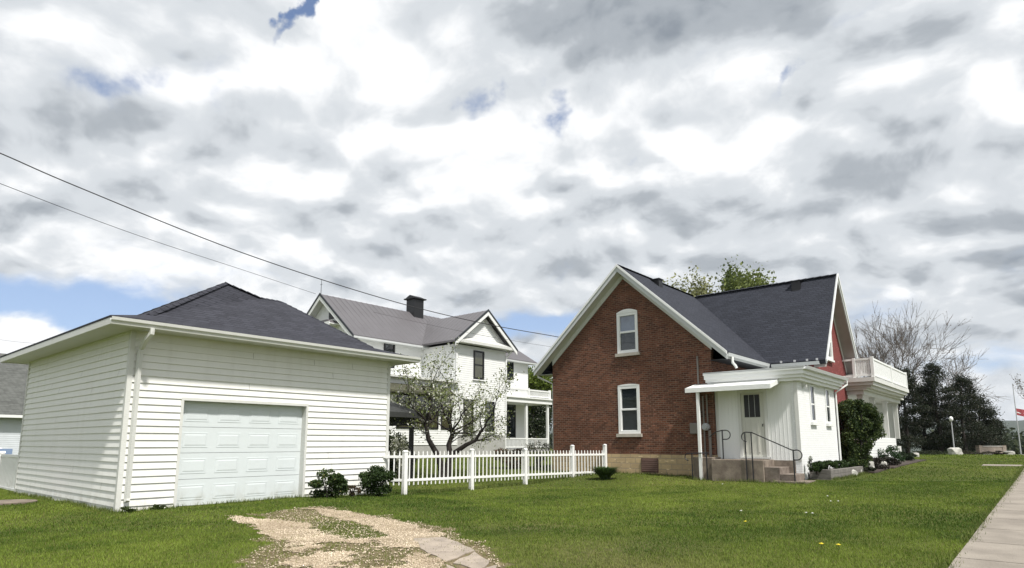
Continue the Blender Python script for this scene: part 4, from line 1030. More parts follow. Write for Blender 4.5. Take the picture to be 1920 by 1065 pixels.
for (a, b_) in zip(run[:-1], run[1:]):
    L_ = math.hypot(b_[0]-a[0], b_[1]-a[1]); an = math.atan2(b_[1]-a[1], b_[0]-a[0])-math.pi/2
    for zt in ('hi', 'lo'):
        w = MB(); za, zb_ = (rhi(a[1]), rhi(b_[1])) if zt == 'hi' else (rlo(a[1]), rlo(b_[1]))
        d_ = Vector((b_[0]-a[0], b_[1]-a[1], 0)).normalized(); s_ = Vector((d_.y, -d_.x, 0))*.022
        A_p, B_p = Vector((a[0], a[1], za)), Vector((b_[0], b_[1], zb_)); up_ = Vector((0, 0, .07))
        w.add([A_p-s_, A_p+s_, A_p+s_+up_, A_p-s_+up_, B_p-s_, B_p+s_, B_p+s_+up_, B_p-s_+up_], [(0, 1, 2, 3), (4, 5, 6, 7), (0, 1, 5, 4), (1, 2, 6, 5), (2, 3, 7, 6), (3, 0, 4, 7)])
        w.build('fence_rail', M['vinyl'], pf)
    n = int(round(L_/.16))
    for i in range(1, n):
        t = i/n; x, y = a[0]+(b_[0]-a[0])*t, a[1]+(b_[1]-a[1])*t
        o = pk0 if first else pk0.copy()
        if not first: col.objects.link(o)
        first = False
        zb_ = rlo(y)-.11; hgt = rhi(y)+.20-zb_
        o.location = (x, y, zb_); o.rotation_euler = (0, 0, an); o.scale = (1, 1, hgt/.80); o.parent = pf; o.matrix_parent_inverse = Matrix.Translation(-Vector(pf.location))

# ================================================================== GAZEBO, LAMP, POLES, SIGN, WIRES, STONES
gxz, gyz = spot(771, 25.2)
gb = thing('gazebo', 'black metal garden gazebo behind the corner of the garage', 'gazebo', (gxz-1.4, gyz-1.2, .3))
z0 = zg(gxz, gyz)
for (a, b_) in ((0, 0), (-2.9, 0), (0, -2.9), (-2.9, -2.9)):
    w = MB(); w.box(gxz+a-.07, gxz+a+.07, gyz+b_-.07, gyz+b_+.07, z0-.1, 2.55); w.build('post', M['black'], gb)
w = MB(); cgx, cgy = gxz-1.45, gyz-1.45
c4 = [(cgx-1.7, cgy-1.7, 2.55), (cgx+1.7, cgy-1.7, 2.55), (cgx+1.7, cgy+1.7, 2.55), (cgx-1.7, cgy+1.7, 2.55)]
w.add(c4+[(cgx, cgy, 3.45)]+[(a, b_, 2.35) for a, b_, c in c4], [(0, 1, 4), (1, 2, 4), (2, 3, 4), (3, 0, 4), (0, 1, 6, 5), (1, 2, 7, 6), (2, 3, 8, 7), (3, 0, 5, 8), (5, 6, 7, 8)]); w.build('gazebo_roof', plain('dark_canopy', (.035, .037, .035), .8), gb)
w = MB(); w.box(gxz-2.83, gxz-.07, gyz-.02, gyz+.02, 2.05, 2.35); w.build('valance', M['black'], gb)
w = MB(); w.box(gxz-.62, gxz-.30, gyz-2.93, gyz-2.87, 0.2, 2.35); w.build('curtain', M['black'], gb)

lx_, ly_ = spot(1788, 46)
lp = thing('lamp_post', 'thin pale lamp post with round white globe on the far lawn', 'lamp post', (lx_, ly_, zg(lx_, ly_)))
zl = zg(lx_, ly_)
w = MB(); w.tube([(lx_, ly_, zl), (lx_, ly_, zl+.2), (lx_, ly_, zl+2.4)], [.07, .045, .035], 8); w.build('pole', M['steel'], lp)
w = MB(); w.tube([(lx_, ly_, zl+2.4), (lx_, ly_, zl+2.45), (lx_, ly_, zl+2.56), (lx_, ly_, zl+2.70), (lx_, ly_, zl+2.76)], [.05, .10, .14, .10, .03], 12); w.build('lamp_globe', M['white'], lp, smooth=True)
fx, fy = spot(1912, 62)
fp = thing('flagpole', 'slender grey flagpole with a small red flag at far right', 'flagpole', (fx, fy, zg(fx, fy)))
zf = zg(fx, fy)
w = MB(); w.tube([(fx, fy, zf-.3), (fx, fy, 7.2)], [.06, .03], 8); w.build('pole', M['steel'], fp)
w = MB()
V_ = []; n = 10
for i in range(n+1):
    t = i/n; V_ += [(fx+.04+t*.9*rt.x, fy+t*.9*rt.y+.05*math.sin(t*7), 4.75-.16*t), (fx+.04+t*.9*rt.x, fy+t*.9*rt.y+.06*math.sin(t*7+.4), 4.10-.22*t)]
w.add(V_, [(2*i, 2*i+1, 2*i+3, 2*i+2) for i in range(n)])
fl = w.build('flag', M['flagred'], fp); sm_ = fl.modifiers.new('thickness', 'SOLIDIFY'); sm_.thickness = .01
w = MB(); V_ = []
for i in range(n+1):
    t = i/n; V_ += [(fx+.04+t*.9*rt.x, fy+t*.9*rt.y+.05*math.sin(t*7)-.012, 4.42-.18*t), (fx+.04+t*.9*rt.x, fy+t*.9*rt.y+.05*math.sin(t*7+.4)-.012, 4.32-.20*t)]
w.add(V_, [(2*i, 2*i+1, 2*i+3, 2*i+2) for i in range(n)]); w.build('flag_stripe', M['flagwhite'], fl)
# low brick sign wall
sx0, sy0 = spot(1857, 49); zs0 = zg(sx0, sy0)
sg_ = thing('brick_sign', 'low tan brick sign wall at the edge of the far lawn', 'sign', (sx0, sy0, zs0))
def orient_box(mb, c, hw_, hd, z0_, z1_):
    c = Vector((c[0], c[1], 0)); a = rt*hw_; b = fw*hd
    vs = [c-a-b, c+a-b, c+a+b, c-a+b]; vs = [Vector((v.x, v.y, z)) for z in (z0_, z1_) for v in vs]
    mb.add(vs, [(0, 3, 2, 1), (4, 5, 6, 7), (0, 1, 5, 4), (1, 2, 6, 5), (2, 3, 7, 6), (3, 0, 4, 7)])
w = MB(); orient_box(w, (sx0, sy0), .78, .16, zs0-.2, zs0+.66); w.build('sign_wall', M['tanbrick'], sg_)
w = MB()
for sgn in (-1, 1): orient_box(w, (sx0+rt.x*.9*sgn, sy0+rt.y*.9*sgn), .14, .2, zs0-.2, zs0+.74)
w.build('pier', M['tanbrick'], sg_)
w = MB(); orient_box(w, (sx0, sy0), .8, .2, zs0+.66, zs0+.71); w.build('coping', M['stonewhite'], sg_)

# landscaping: timber edging, stones
def rock(name, px, d, w_, h_, dep, label, mat='stonewhite', seed=0, group='pale garden stones', cat='stone', ofs=0):
    rr = random.Random(seed); import bmesh
    x, y = spot(px, d); bm = bmesh.new(); bmesh.ops.create_icosphere(bm, subdivisions=2, radius=1)
    for v in bm.verts:
        k = 1+.18*(mn.noise(v.co*1.7+Vector((seed, 0, 0)))*2)
        v.co = Vector((max(-.8, min(.8, v.co.x*k))*w_/1.6, max(-.8, min(.8, v.co.y*k))*dep/1.6, max(-.75, min(.75, v.co.z*k))*h_/1.5))
    me = bpy.data.meshes.new(name); bm.to_mesh(me); bm.free(); me.materials.append(M[mat])
    o = bpy.data.objects.new(name, me); col.objects.link(o); o.location = (x, y, zg(x, y)+h_*.35+ofs); o.rotation_euler = (0, 0, YAW+rr.uniform(-.4, .4))
    tag(o, label, cat, group); return o
rock('garden_stone', 1621, 25.5, .52, .46, .5, 'squared pale stone block right of the hedge', seed=1)
rock('garden_stone', 1588, 22.5, .55, .26, .4, 'flat pale stone at the end of the timber edging', seed=2)
rock('garden_stone', 1600, 23.5, .4, .22, .3, 'small pale stone just left of the squared block', seed=3)
rock('garden_stone', 1651, 27.5, .35, .3, .3, 'small pale stone among the dark low plants', seed=4)
rock('garden_stone', 1714, 37.5, .35, .3, .3, 'pale stone at the far end of the porch bed', seed=5)
rock('garden_stone', 1789, 45.5, 1.0, .6, .6, 'white stone at the foot of the thin lamp post', seed=6)
rock('garden_stone', 1890, 47, .7, .35, .4, 'pale stone right of the low tan brick sign', seed=8)
te = thing('timber_edging', 'stacked weathered landscape timbers edging the hedge bed', 'edging', (-6, 22, .2))
for i, zt in enumerate((.0, .14, .28)):
    w = MB(); w.box(-6.1, -5.45, 21.95, 22.10, zt+.10, zt+.235); w.build('timber', M['timber'], te, bevel=.01)
    w = MB(); w.box(-5.60, -5.45, 22.105, 26.4, zt+.09, zt+.225); w.build('timber', M['timber'], te, bevel=.01)
w = MB(); w.box(-6.1, -5.61, 22.105, 26.4, -.1, .46); struct(w.build('garden_bed', plain('bed_soil', (.08, .06, .045), .95, .2, 5, .5)))
w = MB()
strip(w, -7.9, -5.2, 27.0, 30.2, 6, .05, .3); strip(w, -6.0, -5.1, 30.2, 39, 4, .05, .3); struct(w.build('flower_bed', plain('mulch', (.07, .05, .04), .95, .3, 5, .5)))

def wire(name, pts, r, label):
    m_ = MB(); m_.tube(pts, r, 5); o = m_.build(name, M['wire'], None); tag(o, label, 'cable'); return o
def sag(a, b_, s, n=30): a, b_ = Vector(a), Vector(b_); return [a.lerp(b_, i/n)-Vector((0, 0, s*4*(i/n)*(1-i/n))) for i in range(n+1)]
def at(px, py, d):
    r = _F + rt*(px-CX)/F_PX - _U*(py-PY)/F_PX; return Vector((0, 0, EYE)) + r*(d/r.dot(fw))
def ext(a, b_, k): return a+(a-b_)*k
def smooth(pts, n=8):
    out = []; P_ = [pts[0]+(pts[0]-pts[1])*.5]+pts+[pts[-1]*2-pts[-2]]
    for i in range(1, len(P_)-2):
        for k in range(n):
            t = k/n; a, b_, c, d_ = P_[i-1:i+3]; out.append(.5*((2*b_)+(c-a)*t+(2*a-5*b_+4*c-d_)*t*t+(3*b_-a-3*c+d_)*t**3))
    return out+[pts[-1]]
# span from a pole left of the view to the house, hanging in a shallow curve
wire('power_cable', smooth([at(-420, 120, 13), at(-180, 212, 14), at(0, 287, 15), at(150, 352, 16.5), at(452, 473, 19.5), at(720, 560, 22.5), at(900, 605, 25), at(1048, 632, 27)]), .016, 'thicker dark overhead cable dropping from the upper left to the brick house')
wire('power_cable', smooth([at(-420, 190, 14), at(-180, 272, 15), at(0, 344, 16), at(252, 439, 20), at(452, 505, 25), at(592, 551, 30)]), .009, 'thin pale overhead cable running below the thicker one')
wa, wb_ = at(700, 585, 31), at(1046, 652, 34)
wire('power_cable', sag(wa, wb_, .12), .007, 'thin overhead cable passing in front of the gabled wing of the white house')
wa, wb_ = at(-40, 630, 60), at(70, 644, 60)
wire('power_cable', sag(wa, wb_, .1), .012, 'faint thin cable over the neighbour house roof at far left')

# the air between here and the far ridge
hb = MB(); hb.box(-3200, 3200, -600, 3800, -26, 95)
hzm = bpy.data.materials.new('air'); hzm.use_nodes = True; nt = hzm.node_tree; nt.nodes.clear()
pv = nt.nodes.new('ShaderNodeVolumePrincipled'); pv.inputs['Color'].default_value = (.80, .87, 1, 1); pv.inputs['Density'].default_value = .00009
mo = nt.nodes.new('ShaderNodeOutputMaterial'); nt.links.new(pv.outputs[0], mo.inputs['Volume'])
hzo = hb.build('haze', hzm); tag(hzo, 'thin bluish air between the lawn and the far ridge', 'haze', kind='stuff')
# ================================================================== PLANTS
def spotX(px, X):
    """plan position on the line x = X seen in photo column px"""
    a = spot(px, 1.0); k = X/a[0]; return X, a[1]*k
def leaves(name, pts, size, c0, c1, parent=None, mat='leaf', seed=0, up=.3, tip=None, kind=None, aspect=.6, hvar=None):
    """rhombic leaves at pts (n,3)"""
    rr = np.random.default_rng(seed); pts = np.asarray(pts, float); n = len(pts)
    a = rr.normal(size=(n, 3)); a /= np.linalg.norm(a, axis=1)[:, None]
    b = rr.normal(size=(n, 3)); b[:, 2] *= 1-up; b -= a*(a*b).sum(1)[:, None]; b /= np.linalg.norm(b, axis=1)[:, None]+1e-9
    s = size*rr.uniform(.6, 1.35, (n, 1))
    V = np.stack([pts-a*s, pts+b*s*aspect, pts+a*s, pts-b*s*aspect], 1).reshape(-1, 3)
    Fq_ = np.arange(4*n).reshape(-1, 4)
    t = rr.random(n)
    cl_ = fbm(pts[:, 0]+pts[:, 2]*.7, pts[:, 1]-pts[:, 2]*.4, 1.6, seed+3, 3)
    t = np.clip(t*.5+cl_*.9-.2, 0, 1)
    c = lerp(A_(c0), A_(c1), t)
    if tip is not None:
        m_ = rr.random(n) < tip[0]; c[m_] = lerp(A_(tip[1]), A_(tip[2]), rr.random(m_.sum()))
    return raw(name, V, Fq_, M[mat], parent, colors=np.repeat(c, 4, 0))
def clumpy(n, c, r, clumps=14, seed=0, cr=.38, flat=1.0, shell=.55):
    """points in clumps spread through an ellipsoid"""
    rr = np.random.default_rng(seed); d = rr.normal(size=(clumps, 3)); d /= np.linalg.norm(d, axis=1)[:, None]
    rad = rr.uniform(shell, 1, (clumps, 1))**.6*.78; ctr = d*rad; cs_ = rr.uniform(.6, 1.25, clumps)*cr
    k = rr.integers(0, clumps, n); q_ = rr.normal(size=(n, 3)); q_ /= np.linalg.norm(q_, axis=1)[:, None]
    q_ *= (rr.random((n, 1))**.45)*cs_[k][:, None]; q_[:, 2] *= flat
    return (ctr[k]+q_)*A_(r)+A_(c)
def shrub(name, label, cat, x, y, r, n, size, c0, c1, seed=0, group=None, clumps=16, zc=None, tip=None, stems=6, cr=.38, stemcol='bark', up=.3):
    z = zg(x, y) if zc is None else zc
    t = thing(name, label, cat, (x, y, z), group)
    p = clumpy(n, (x, y, z+r[2]*.95), r, clumps, seed, cr); p = p[p[:, 2] > z-.02]
    leaves('foliage', p, size, c0, c1, t, seed=seed, tip=tip, up=up)
    mb = MB(); rr = random.Random(seed)
    for i in range(stems):
        a = rr.uniform(0, 6.28); k = rr.uniform(.2, .75)
        e_ = (x+math.cos(a)*r[0]*k, y+math.sin(a)*r[1]*k, z+r[2]*rr.uniform(1.0, 1.6))
        mb.tube([(x+math.cos(a)*.04, y+math.sin(a)*.04, z-.05), (x+math.cos(a)*r[0]*k*.4, y+math.sin(a)*r[1]*k*.4, z+r[2]*.6), e_], [.018, .012, .005], 5)
    mb.build('stem', M[stemcol], t); return t
class Tree:
    def __init__(s, seed): s.r = random.Random(seed); s.mb = MB(); s.tips = []; s.all = []
    def rv(s, k): return Vector((s.r.uniform(-k, k), s.r.uniform(-k, k), s.r.uniform(-k, k)))
    def grow(s, p, d, L_, rad, depth, maxd, nseg=5, spread=.7, up=.15, kids=(2, 4), jit=.22, ratio=.68, droop=0, minr=.006):
        pts = [p.copy()]; rads = [rad]; d = d.normalized()
        for i in range(nseg):
            d = (d + s.rv(jit) + Vector((0, 0, up-droop*depth))*.35).normalized(); p = p+d*(L_/nseg); pts.append(p.copy()); rads.append(max(minr*.6, rad*(1-(.62 if depth else .45)*(i+1)/nseg)))
        s.mb.tube(pts, rads, 8 if depth == 0 else (6 if depth == 1 else (4 if depth == 2 else 3)), caps=False)
        if depth >= maxd-1: s.all += pts[1:]
        if depth >= maxd: s.tips.append(p); return
        for k in range(s.r.randint(*kids)+(1 if depth else 0)):
            i = s.r.randint(max(1, nseg//3), nseg); q_ = pts[i]; t = (pts[i]-pts[i-1]).normalized()
            nd = (t + s.rv(1)*spread).normalized(); s.grow(q_, nd, L_*ratio*s.r.uniform(.75, 1.2), max(minr, rads[i]*s.r.uniform(.55, .75)), depth+1, maxd, nseg, spread, up, kids, jit, ratio, droop, minr)
        s.grow(p, d, L_*ratio, max(minr, rads[-1]*.9), depth+1, maxd, nseg, spread, up, kids, jit, ratio, droop, minr)

def make_tree(name, label, x, y, build, bark, leaf=None, group=None, z=None, cat='tree'):
    z = zg(x, y) if z is None else z
    t = thing(name, label, cat, (x, y, z), group); T = Tree(build['seed']); build['fn'](T, Vector((x, y, z-.1)))
    T.mb.build('trunk', M[bark], t, smooth=True)
    if leaf:
        rr = np.random.default_rng(build['seed']); P_ = np.array([tuple(q_) for q_ in T.all]); k = leaf.get('per', 8)
        idx_ = rr.integers(0, len(P_), int(len(P_)*k)); pp = P_[idx_]+rr.normal(size=(len(idx_), 3))*leaf.get('sp', .12)
        if 'zmin' in leaf: pp = pp[pp[:, 2] > z+leaf['zmin']]
        leaves('crown', pp, leaf['size'], leaf['c0'], leaf['c1'], t, seed=build['seed'], tip=leaf.get('tip'))
    return t, T

# old apple tree behind the fence
def apple(T, b):
    S_ = dict(nseg=6, spread=.75, up=.05, kids=(2, 3), jit=.25, ratio=.66)
    L1 = [(-.04, .0, .0), (-.12, .0, .55), (-.30, .05, .95), (-.62, .05, 1.45), (-.70, .0, 1.9), (-.66, .1, 2.4)]
    L2 = [(.08, .0, .0), (.16, .0, .50), (.24, .05, .85), (.16, .1, 1.25), (.28, .1, 1.6), (.20, .1, 2.1)]
    L3 = [(.20, .0, .65), (.42, .0, .98), (.85, -.05, 1.25), (1.20, -.1, 1.40), (1.45, -.1, 1.8)]
    def W(p): return b + rt*p[0] + fw*p[1] + Vector((0, 0, p[2]))
    for L_, r0, r1 in ((L1, .15, .06), (L2, .17, .055), (L3, .12, .05)):
        pts = [W((p[0]*1.05, p[1], p[2]*1.12)) for p in L_]; n_ = len(pts); T.mb.tube(pts, [r0+(r1-r0)*i/(n_-1) for i in range(n_)], 8, caps=False)
        for j in range(3, n_):
            for k in range(2):
                d = (pts[j]-pts[j-1]).normalized()+T.rv(1.0)+Vector((0, 0, .25)); T.grow(pts[j], d, .95, .030, 2, 3, **S_)
    for a in ((-1.2, .3, .5), (-.8, -.8, .8), (.9, .5, .8), (.2, -.6, 1), (-1.3, .5, .1)):
        T.grow(W((-.68, .05, 2.2)), rt*a[0]+fw*a[1]+Vector((0, 0, a[2])), 1.5, .045, 1, 3, **S_)
        T.grow(W((.28, .1, 1.9)), rt*a[0]*-1+fw*a[1]+Vector((0, 0, a[2])), 1.4, .045, 1, 3, **S_)
    T.grow(W((1.5, -.1, 1.9)), rt*.6+Vector((0, 0, 1)), 1.5, .04, 1, 3, **S_)
    T.grow(W((-.6, .1, 2.5)), Vector((-.1, 0, 1)), 1.7, .045, 1, 3, **S_)
    T.grow(W((.2, .1, 2.2)), Vector((.1, 0, 1)), 1.5, .045, 1, 3, **S_)
ax_, ay_ = spot(833, 25.5)
make_tree('apple_tree', 'old forked apple tree with thin young leaves and white blossom', ax_, ay_, dict(seed=11, fn=apple), 'bark',
          dict(size=.045, c0=(.10, .13, .04), c1=(.26, .30, .11), per=2.6, sp=.13, tip=(.30, (.5, .5, .42), (.75, .75, .68))))
# tall trees behind the brick house: young spring leaves
def tall(H_, r0, sp=.6, kids=(2, 3), md=4, up=.35, first=.36):
    def f(T, b): T.grow(b, Vector((0, 0, 1)), H_*first, r0, 0, md, 6, sp, up, kids, .12, .74, 0, .010)
    return f
for i, (px, d, H_, sd_, lb, den, c0, c1) in enumerate(((1298, 50, 12.3, 21, 'thin pale-leaved tree showing over the brick roof, leftmost of three', 5, (.16, .17, .07), (.30, .31, .15)),
                        (1360, 50, 12.9, 22, 'yellowish green tree rising over the middle of the brick roof', 12, (.10, .13, .03), (.20, .24, .07)),
                        (1432, 50, 13.3, 23, 'darker green tree rising over the right part of the brick roof', 11, (.06, .09, .025), (.13, .17, .05)))):
    x, y = spot(px, d); make_tree('leafy_tree', lb, x, y, dict(seed=sd_, fn=tall(H_, .28)), 'bark_grey', dict(size=.13, c0=c0, c1=c1, per=den*1.6, sp=.42), 'trees behind the brick house')
# bare spreading tree
def bare(T, b):
    for a in ((-.85, 0, 1.0), (-.4, .5, 1.3), (.0, -.3, 1.4), (.35, .2, 1.3), (.75, 0, 1.0), (1.1, -.2, .7)):
        T.grow(b+Vector((0, 0, 1.7)), rt*a[0]+fw*a[1]+Vector((0, 0, a[2])), 5.2, .17, 1, 5, 6, .55, .05, (2, 3), .18, .68, 0, .018)
    T.mb.tube([b, b+Vector((0, 0, 1.0)), b+Vector((0, 0, 2.2))], [.45, .36, .28], 10)
bx_, by_ = spot(1668, 62); make_tree('bare_tree', 'wide leafless tree with fine grey twigs beyond the balcony', bx_, by_, dict(seed=32, fn=bare), 'bark_grey', dict(size=.05, c0=(.15, .12, .09), c1=(.26, .22, .17), per=.35, sp=.1))
# cedars on the right: dark irregular crowns in tiers
def cedar(px, d, H_, W_, seed, label, bend=0.0):
    x, y = spot(px, d); z = zg(x, y); t = thing('cedar_tree', label, 'tree', (x, y, z), 'dark cedars beyond the porch'); rr = random.Random(seed); mb = MB()
    stem = [Vector((x+bend*k/8*H_*.12*rt.x+rr.uniform(-.06, .06), y+bend*k/8*H_*.12*rt.y+rr.uniform(-.06, .06), z-.2+(H_+.1)*k/8)) for k in range(9)]
    mb.tube(stem, [.17*(1-k/8.6) for k in range(9)], 8, caps=False); P_ = []
    n = int(26+H_*4)
    for i in range(n):
        u = .06+.94*i/n; k = min(7, int(u*8)); p = stem[k].lerp(stem[k+1], u*8-k); a = rr.uniform(0, 6.28)
        prof_ = (1-u)**.36 if u > .25 else .82+.1*u
        L_ = W_*prof_*rr.uniform(.55, 1.1); e_ = p+Vector((math.cos(a)*L_, math.sin(a)*L_, L_*rr.uniform(.0, .45)))
        mb.tube([p, p.lerp(e_, .5)+Vector((0, 0, -.04)), e_], [.035, .022, .01], 4, caps=False)
        for s_ in (.45, .75, 1.0):
            c = p.lerp(e_, s_); m_ = int(150*rr.uniform(.4, 1.2)); r_ = rr.uniform(.20, .42)*(.6+.5*W_/1.6)
            q_ = np.random.default_rng(seed*99+i*5+int(s_*10)).normal(size=(m_, 3))*A_([r_*.62, r_*.62, r_*.42])+A_(tuple(c)); P_.append(q_)
    mb.build('trunk', M['bark'], t, smooth=True)
    leaves('crown', np.concatenate(P_), .055, (.010, .016, .008), (.032, .042, .020), t, seed=seed, tip=(.10, (.06, .055, .04), (.10, .09, .07)))
for a in ((1702, 49, 6.6, 1.9, 41, 'dark cedar directly right of the balcony, leftmost of the row', .0), (1733, 51, 5.4, 1.9, 42, 'second dark cedar, shorter one with a gap above it', .2), (1766, 49.5, 7.0, 1.7, 43, 'tall dark cedar behind the thin lamp post', -.3),
          (1808, 50, 6.1, 2.1, 44, 'dark cedar right of the lamp post with a small round top tuft', .2), (1842, 51, 4.5, 1.75, 45, 'smaller dark cedar second from the right end', .1), (1866, 53, 3.1, 1.0, 46, 'smallest dark cedar at the right end of the row', 0)):
    cedar(*a)
# twigs reaching in at the right edge
def edge_tree(T, b): T.grow(b, Vector((0, 0, 1)), 2.5, .10, 0, 4, 6, .55, .3, (2, 3), .14, .72, 0, .010)
x, y = spot(1962, 46); make_tree('bare_tree', 'small bare tree reaching in from the right edge of the view', x, y, dict(seed=52, fn=edge_tree), 'bark_grey', dict(size=.06, c0=(.08, .07, .04), c1=(.16, .13, .08), per=.7, sp=.08))
# green tree and dark evergreen far behind the white house porch
x, y = spot(1004, 58)
make_tree('leafy_tree', 'fresh green tree seen in the gap between the two houses', x, y, dict(seed=61, fn=tall(6.8, .2, .7)), 'bark_grey', dict(size=.12, c0=(.07, .11, .015), c1=(.15, .20, .03), per=14, sp=.35))
x, y = spot(1008, 50)
shrub('evergreen_shrub', 'dark evergreen bush seen through the porch of the white house', 'shrub', x, y, (1.5, 1.5, 2.2), 9000, .075, (.015, .025, .010), (.05, .07, .03), 62, None, 20, tip=(.06, (.4, .4, .36), (.6, .6, .55)))
# big rounded shrub right of the entry room
x, y = spot(1606, 25.3)
t = thing('large_shrub', 'large dark green shrub with rounded top beside the white side room', 'shrub', (x, y, zg(x, y)))
P_ = []
for k, (a, h, r_, n) in enumerate(((-.25, 2.35, (.85, .8, .85), 9000), (.55, 2.35, (.72, .7, .70), 7500), (.85, 1.95, (.50, .5, .5), 3500), (-.45, 1.2, (.60, .7, .9), 6500), (.05, 1.3, (.65, .7, .7), 5500), (-.15, .55, (.65, .7, .5), 4500))):
    c = (x+rt.x*a*.72, y+rt.y*a*.72, zg(x, y)+h*.86); P_.append(clumpy(n, c, r_, 12, 70+k, .42))
leaves('foliage', np.concatenate(P_), .042, (.012, .028, .008), (.070, .105, .028), t, seed=70, tip=(.12, (.10, .14, .04), (.16, .20, .06)))
mb = MB()
for k in range(7):
    a = k*.9; mb.tube([(x+.06*math.cos(a), y+.06*math.sin(a), zg(x, y)-.1), (x+.3*math.cos(a), y+.3*math.sin(a), zg(x, y)+.9), (x+.55*math.cos(a), y+.55*math.sin(a), zg(x, y)+2.2)], [.05, .035, .015], 6)
mb.build('stem', M['bark'], t)
# shrubs at the garage wall
x, y = spotX(617, -13.95); shrub('garden_shrub', 'loose dark green shrub just right of the garage door', 'shrub', x, y, (.50, .55, .36), 4300, .036, (.016, .036, .009), (.075, .115, .028), 81, 'shrubs against the garage wall', 16, zc=-.02, tip=(.04, (.14, .15, .05), (.22, .2, .08)))
x, y = spotX(711, -13.95); shrub('garden_shrub', 'dense rounded dark shrub at the corner of the garage', 'shrub', x, y, (.52, .56, .38), 6500, .032, (.013, .030, .008), (.055, .09, .022), 82, 'shrubs against the garage wall', 18, zc=0, cr=.42)
x, y = spotX(664, -14.1); shrub('young_rose', 'small reddish-leaved plant between the two garage shrubs', 'plant', x, y, (.26, .26, .16), 500, .028, (.05, .045, .02), (.11, .07, .04), 83, None, 8, zc=0)
for i, (x, y) in enumerate(((-14.45, 4.95), (-14.55, 5.5))):
    shrub('weed_tuft', ['leafy weeds at the foot of the garage corner downspout', 'leafy weeds by the garage wall left of the overhead door'][i], 'plant', x, y, (.10, .20, .06), 300, .025, (.03, .05, .012), (.07, .10, .025), 84+i, 'weeds along the garage wall', 6, zc=-.03, stems=2)
# lily clump at the end of the fence
def blades_plant(name, label, cat, x, y, r, h, n, c0, c1, seed, wd=.022, group=None, z=None):
    z = zg(x, y) if z is None else z; rr = np.random.default_rng(seed); t = thing(name, label, cat, (x, y, z), group)
    a = rr.uniform(0, 6.28, n); k = rr.random(n)**.6; bx0 = x+np.cos(a)*r*.35*k; by0 = y+np.sin(a)*r*.35*k; hh = h*rr.uniform(.6, 1.05, n)
    V = []; Fq_ = []; cs_ = []
    S3 = 4
    out = r*(.3+.9*k)
    for i in range(n):
        tx, ty = -math.sin(a[i])*wd/2, math.cos(a[i])*wd/2; o_ = len(V)
        for j in range(S3+1):
            u = j/S3; q_ = out[i]*u**1.4; zz_ = hh[i]*(u*1.5-.62*u*u); wk = (1-u**2)
            for sg in (-1, 1): V.append((bx0[i]+math.cos(a[i])*q_+tx*sg*wk, by0[i]+math.sin(a[i])*q_+ty*sg*wk, z+zz_))
        for j in range(S3): Fq_.append((o_+2*j, o_+2*j+1, o_+2*j+3, o_+2*j+2))
        cc_ = lerp(A_(c0), A_(c1), A_([rr.random()]))[0]; cs_ += [cc_]*(2*(S3+1))
    raw('foliage', np.array(V), np.array(Fq_), M['leaf'], t, colors=np.array(cs_)); return t
x, y = spot(1133, 22.4)
blades_plant('lily_clump', 'arching dark green lily clump at the end of the picket fence', 'plant', x, y, .42, .50, 1300, (.02, .04, .012), (.07, .12, .03), 91, .028)
# hedge by the entry room: a row of low clumps
for i, px in enumerate((1528, 1551, 1573, 1594)):
    x, y = spotX(px, -5.78)
    shrub('hedge_plant', ['low green hedge plant nearest the white side room corner', 'second low hedge plant from the white side room', 'third low hedge plant, in front of the big dark shrub', 'fourth low hedge plant beside the squared pale stone'][i],
          'shrub', x, y, (.24, .42, .20), 2200, .032, (.014, .034, .008), (.055, .09, .022), 100+i, 'low hedge plants in the timber bed', 12, zc=.42, stems=3)
x, y = spotX(1517, -5.95); shrub('pale_shrub', 'small plant with white flowers at the corner of the white side room', 'plant', x, y, (.14, .14, .24), 300, .028, (.3, .32, .28), (.6, .62, .55), 105, None, 8, zc=.5)
for i, (px, d, w_, h_, c0, c1, lb, cat_) in enumerate(((1637, 27.5, .5, .24, (.018, .022, .014), (.06, .045, .04), 'dark purplish low plant in front of the porch wall', 'plant'), (1664, 31, .55, .22, (.02, .025, .015), (.05, .045, .035), 'dark low plant left of the clipped green bush', 'plant'),
                    (1668, 33.5, .55, .46, (.015, .04, .012), (.045, .09, .03), 'clipped bright green bush before the porch wall', 'shrub'), (1694, 35, .55, .28, (.015, .03, .012), (.04, .06, .03), 'low dark bush at the far porch corner', 'shrub'), (1619, 26.5, .4, .14, (.02, .03, .015), (.05, .05, .03), 'low dark ground plant behind the squared stone', 'plant'),
                    (1745, 45, 1.2, .18, (.02, .03, .012), (.05, .06, .03), 'low green bush at the foot of the cedars left of the lamp post', 'shrub'), (1822, 46, 1.4, .16, (.03, .035, .02), (.07, .06, .04), 'low brownish bush at the foot of the cedars right of the lamp post', 'shrub'),
                    (1866, 46.5, .7, .18, (.02, .022, .014), (.05, .04, .03), 'low dark bush before the tan brick sign', 'shrub'))):
    x, y = spotX(px, -5.55-(.25 if px > 1690 else 0)) if px < 1700 else spot(px, d); shrub('garden_plant', lb, cat_, x, y, (w_, w_*.8, h_), 1900, .035, c0, c1, 110+i, 'garden plants along the porch bed and cedars', 12, zc=zg(x, y), stems=3)
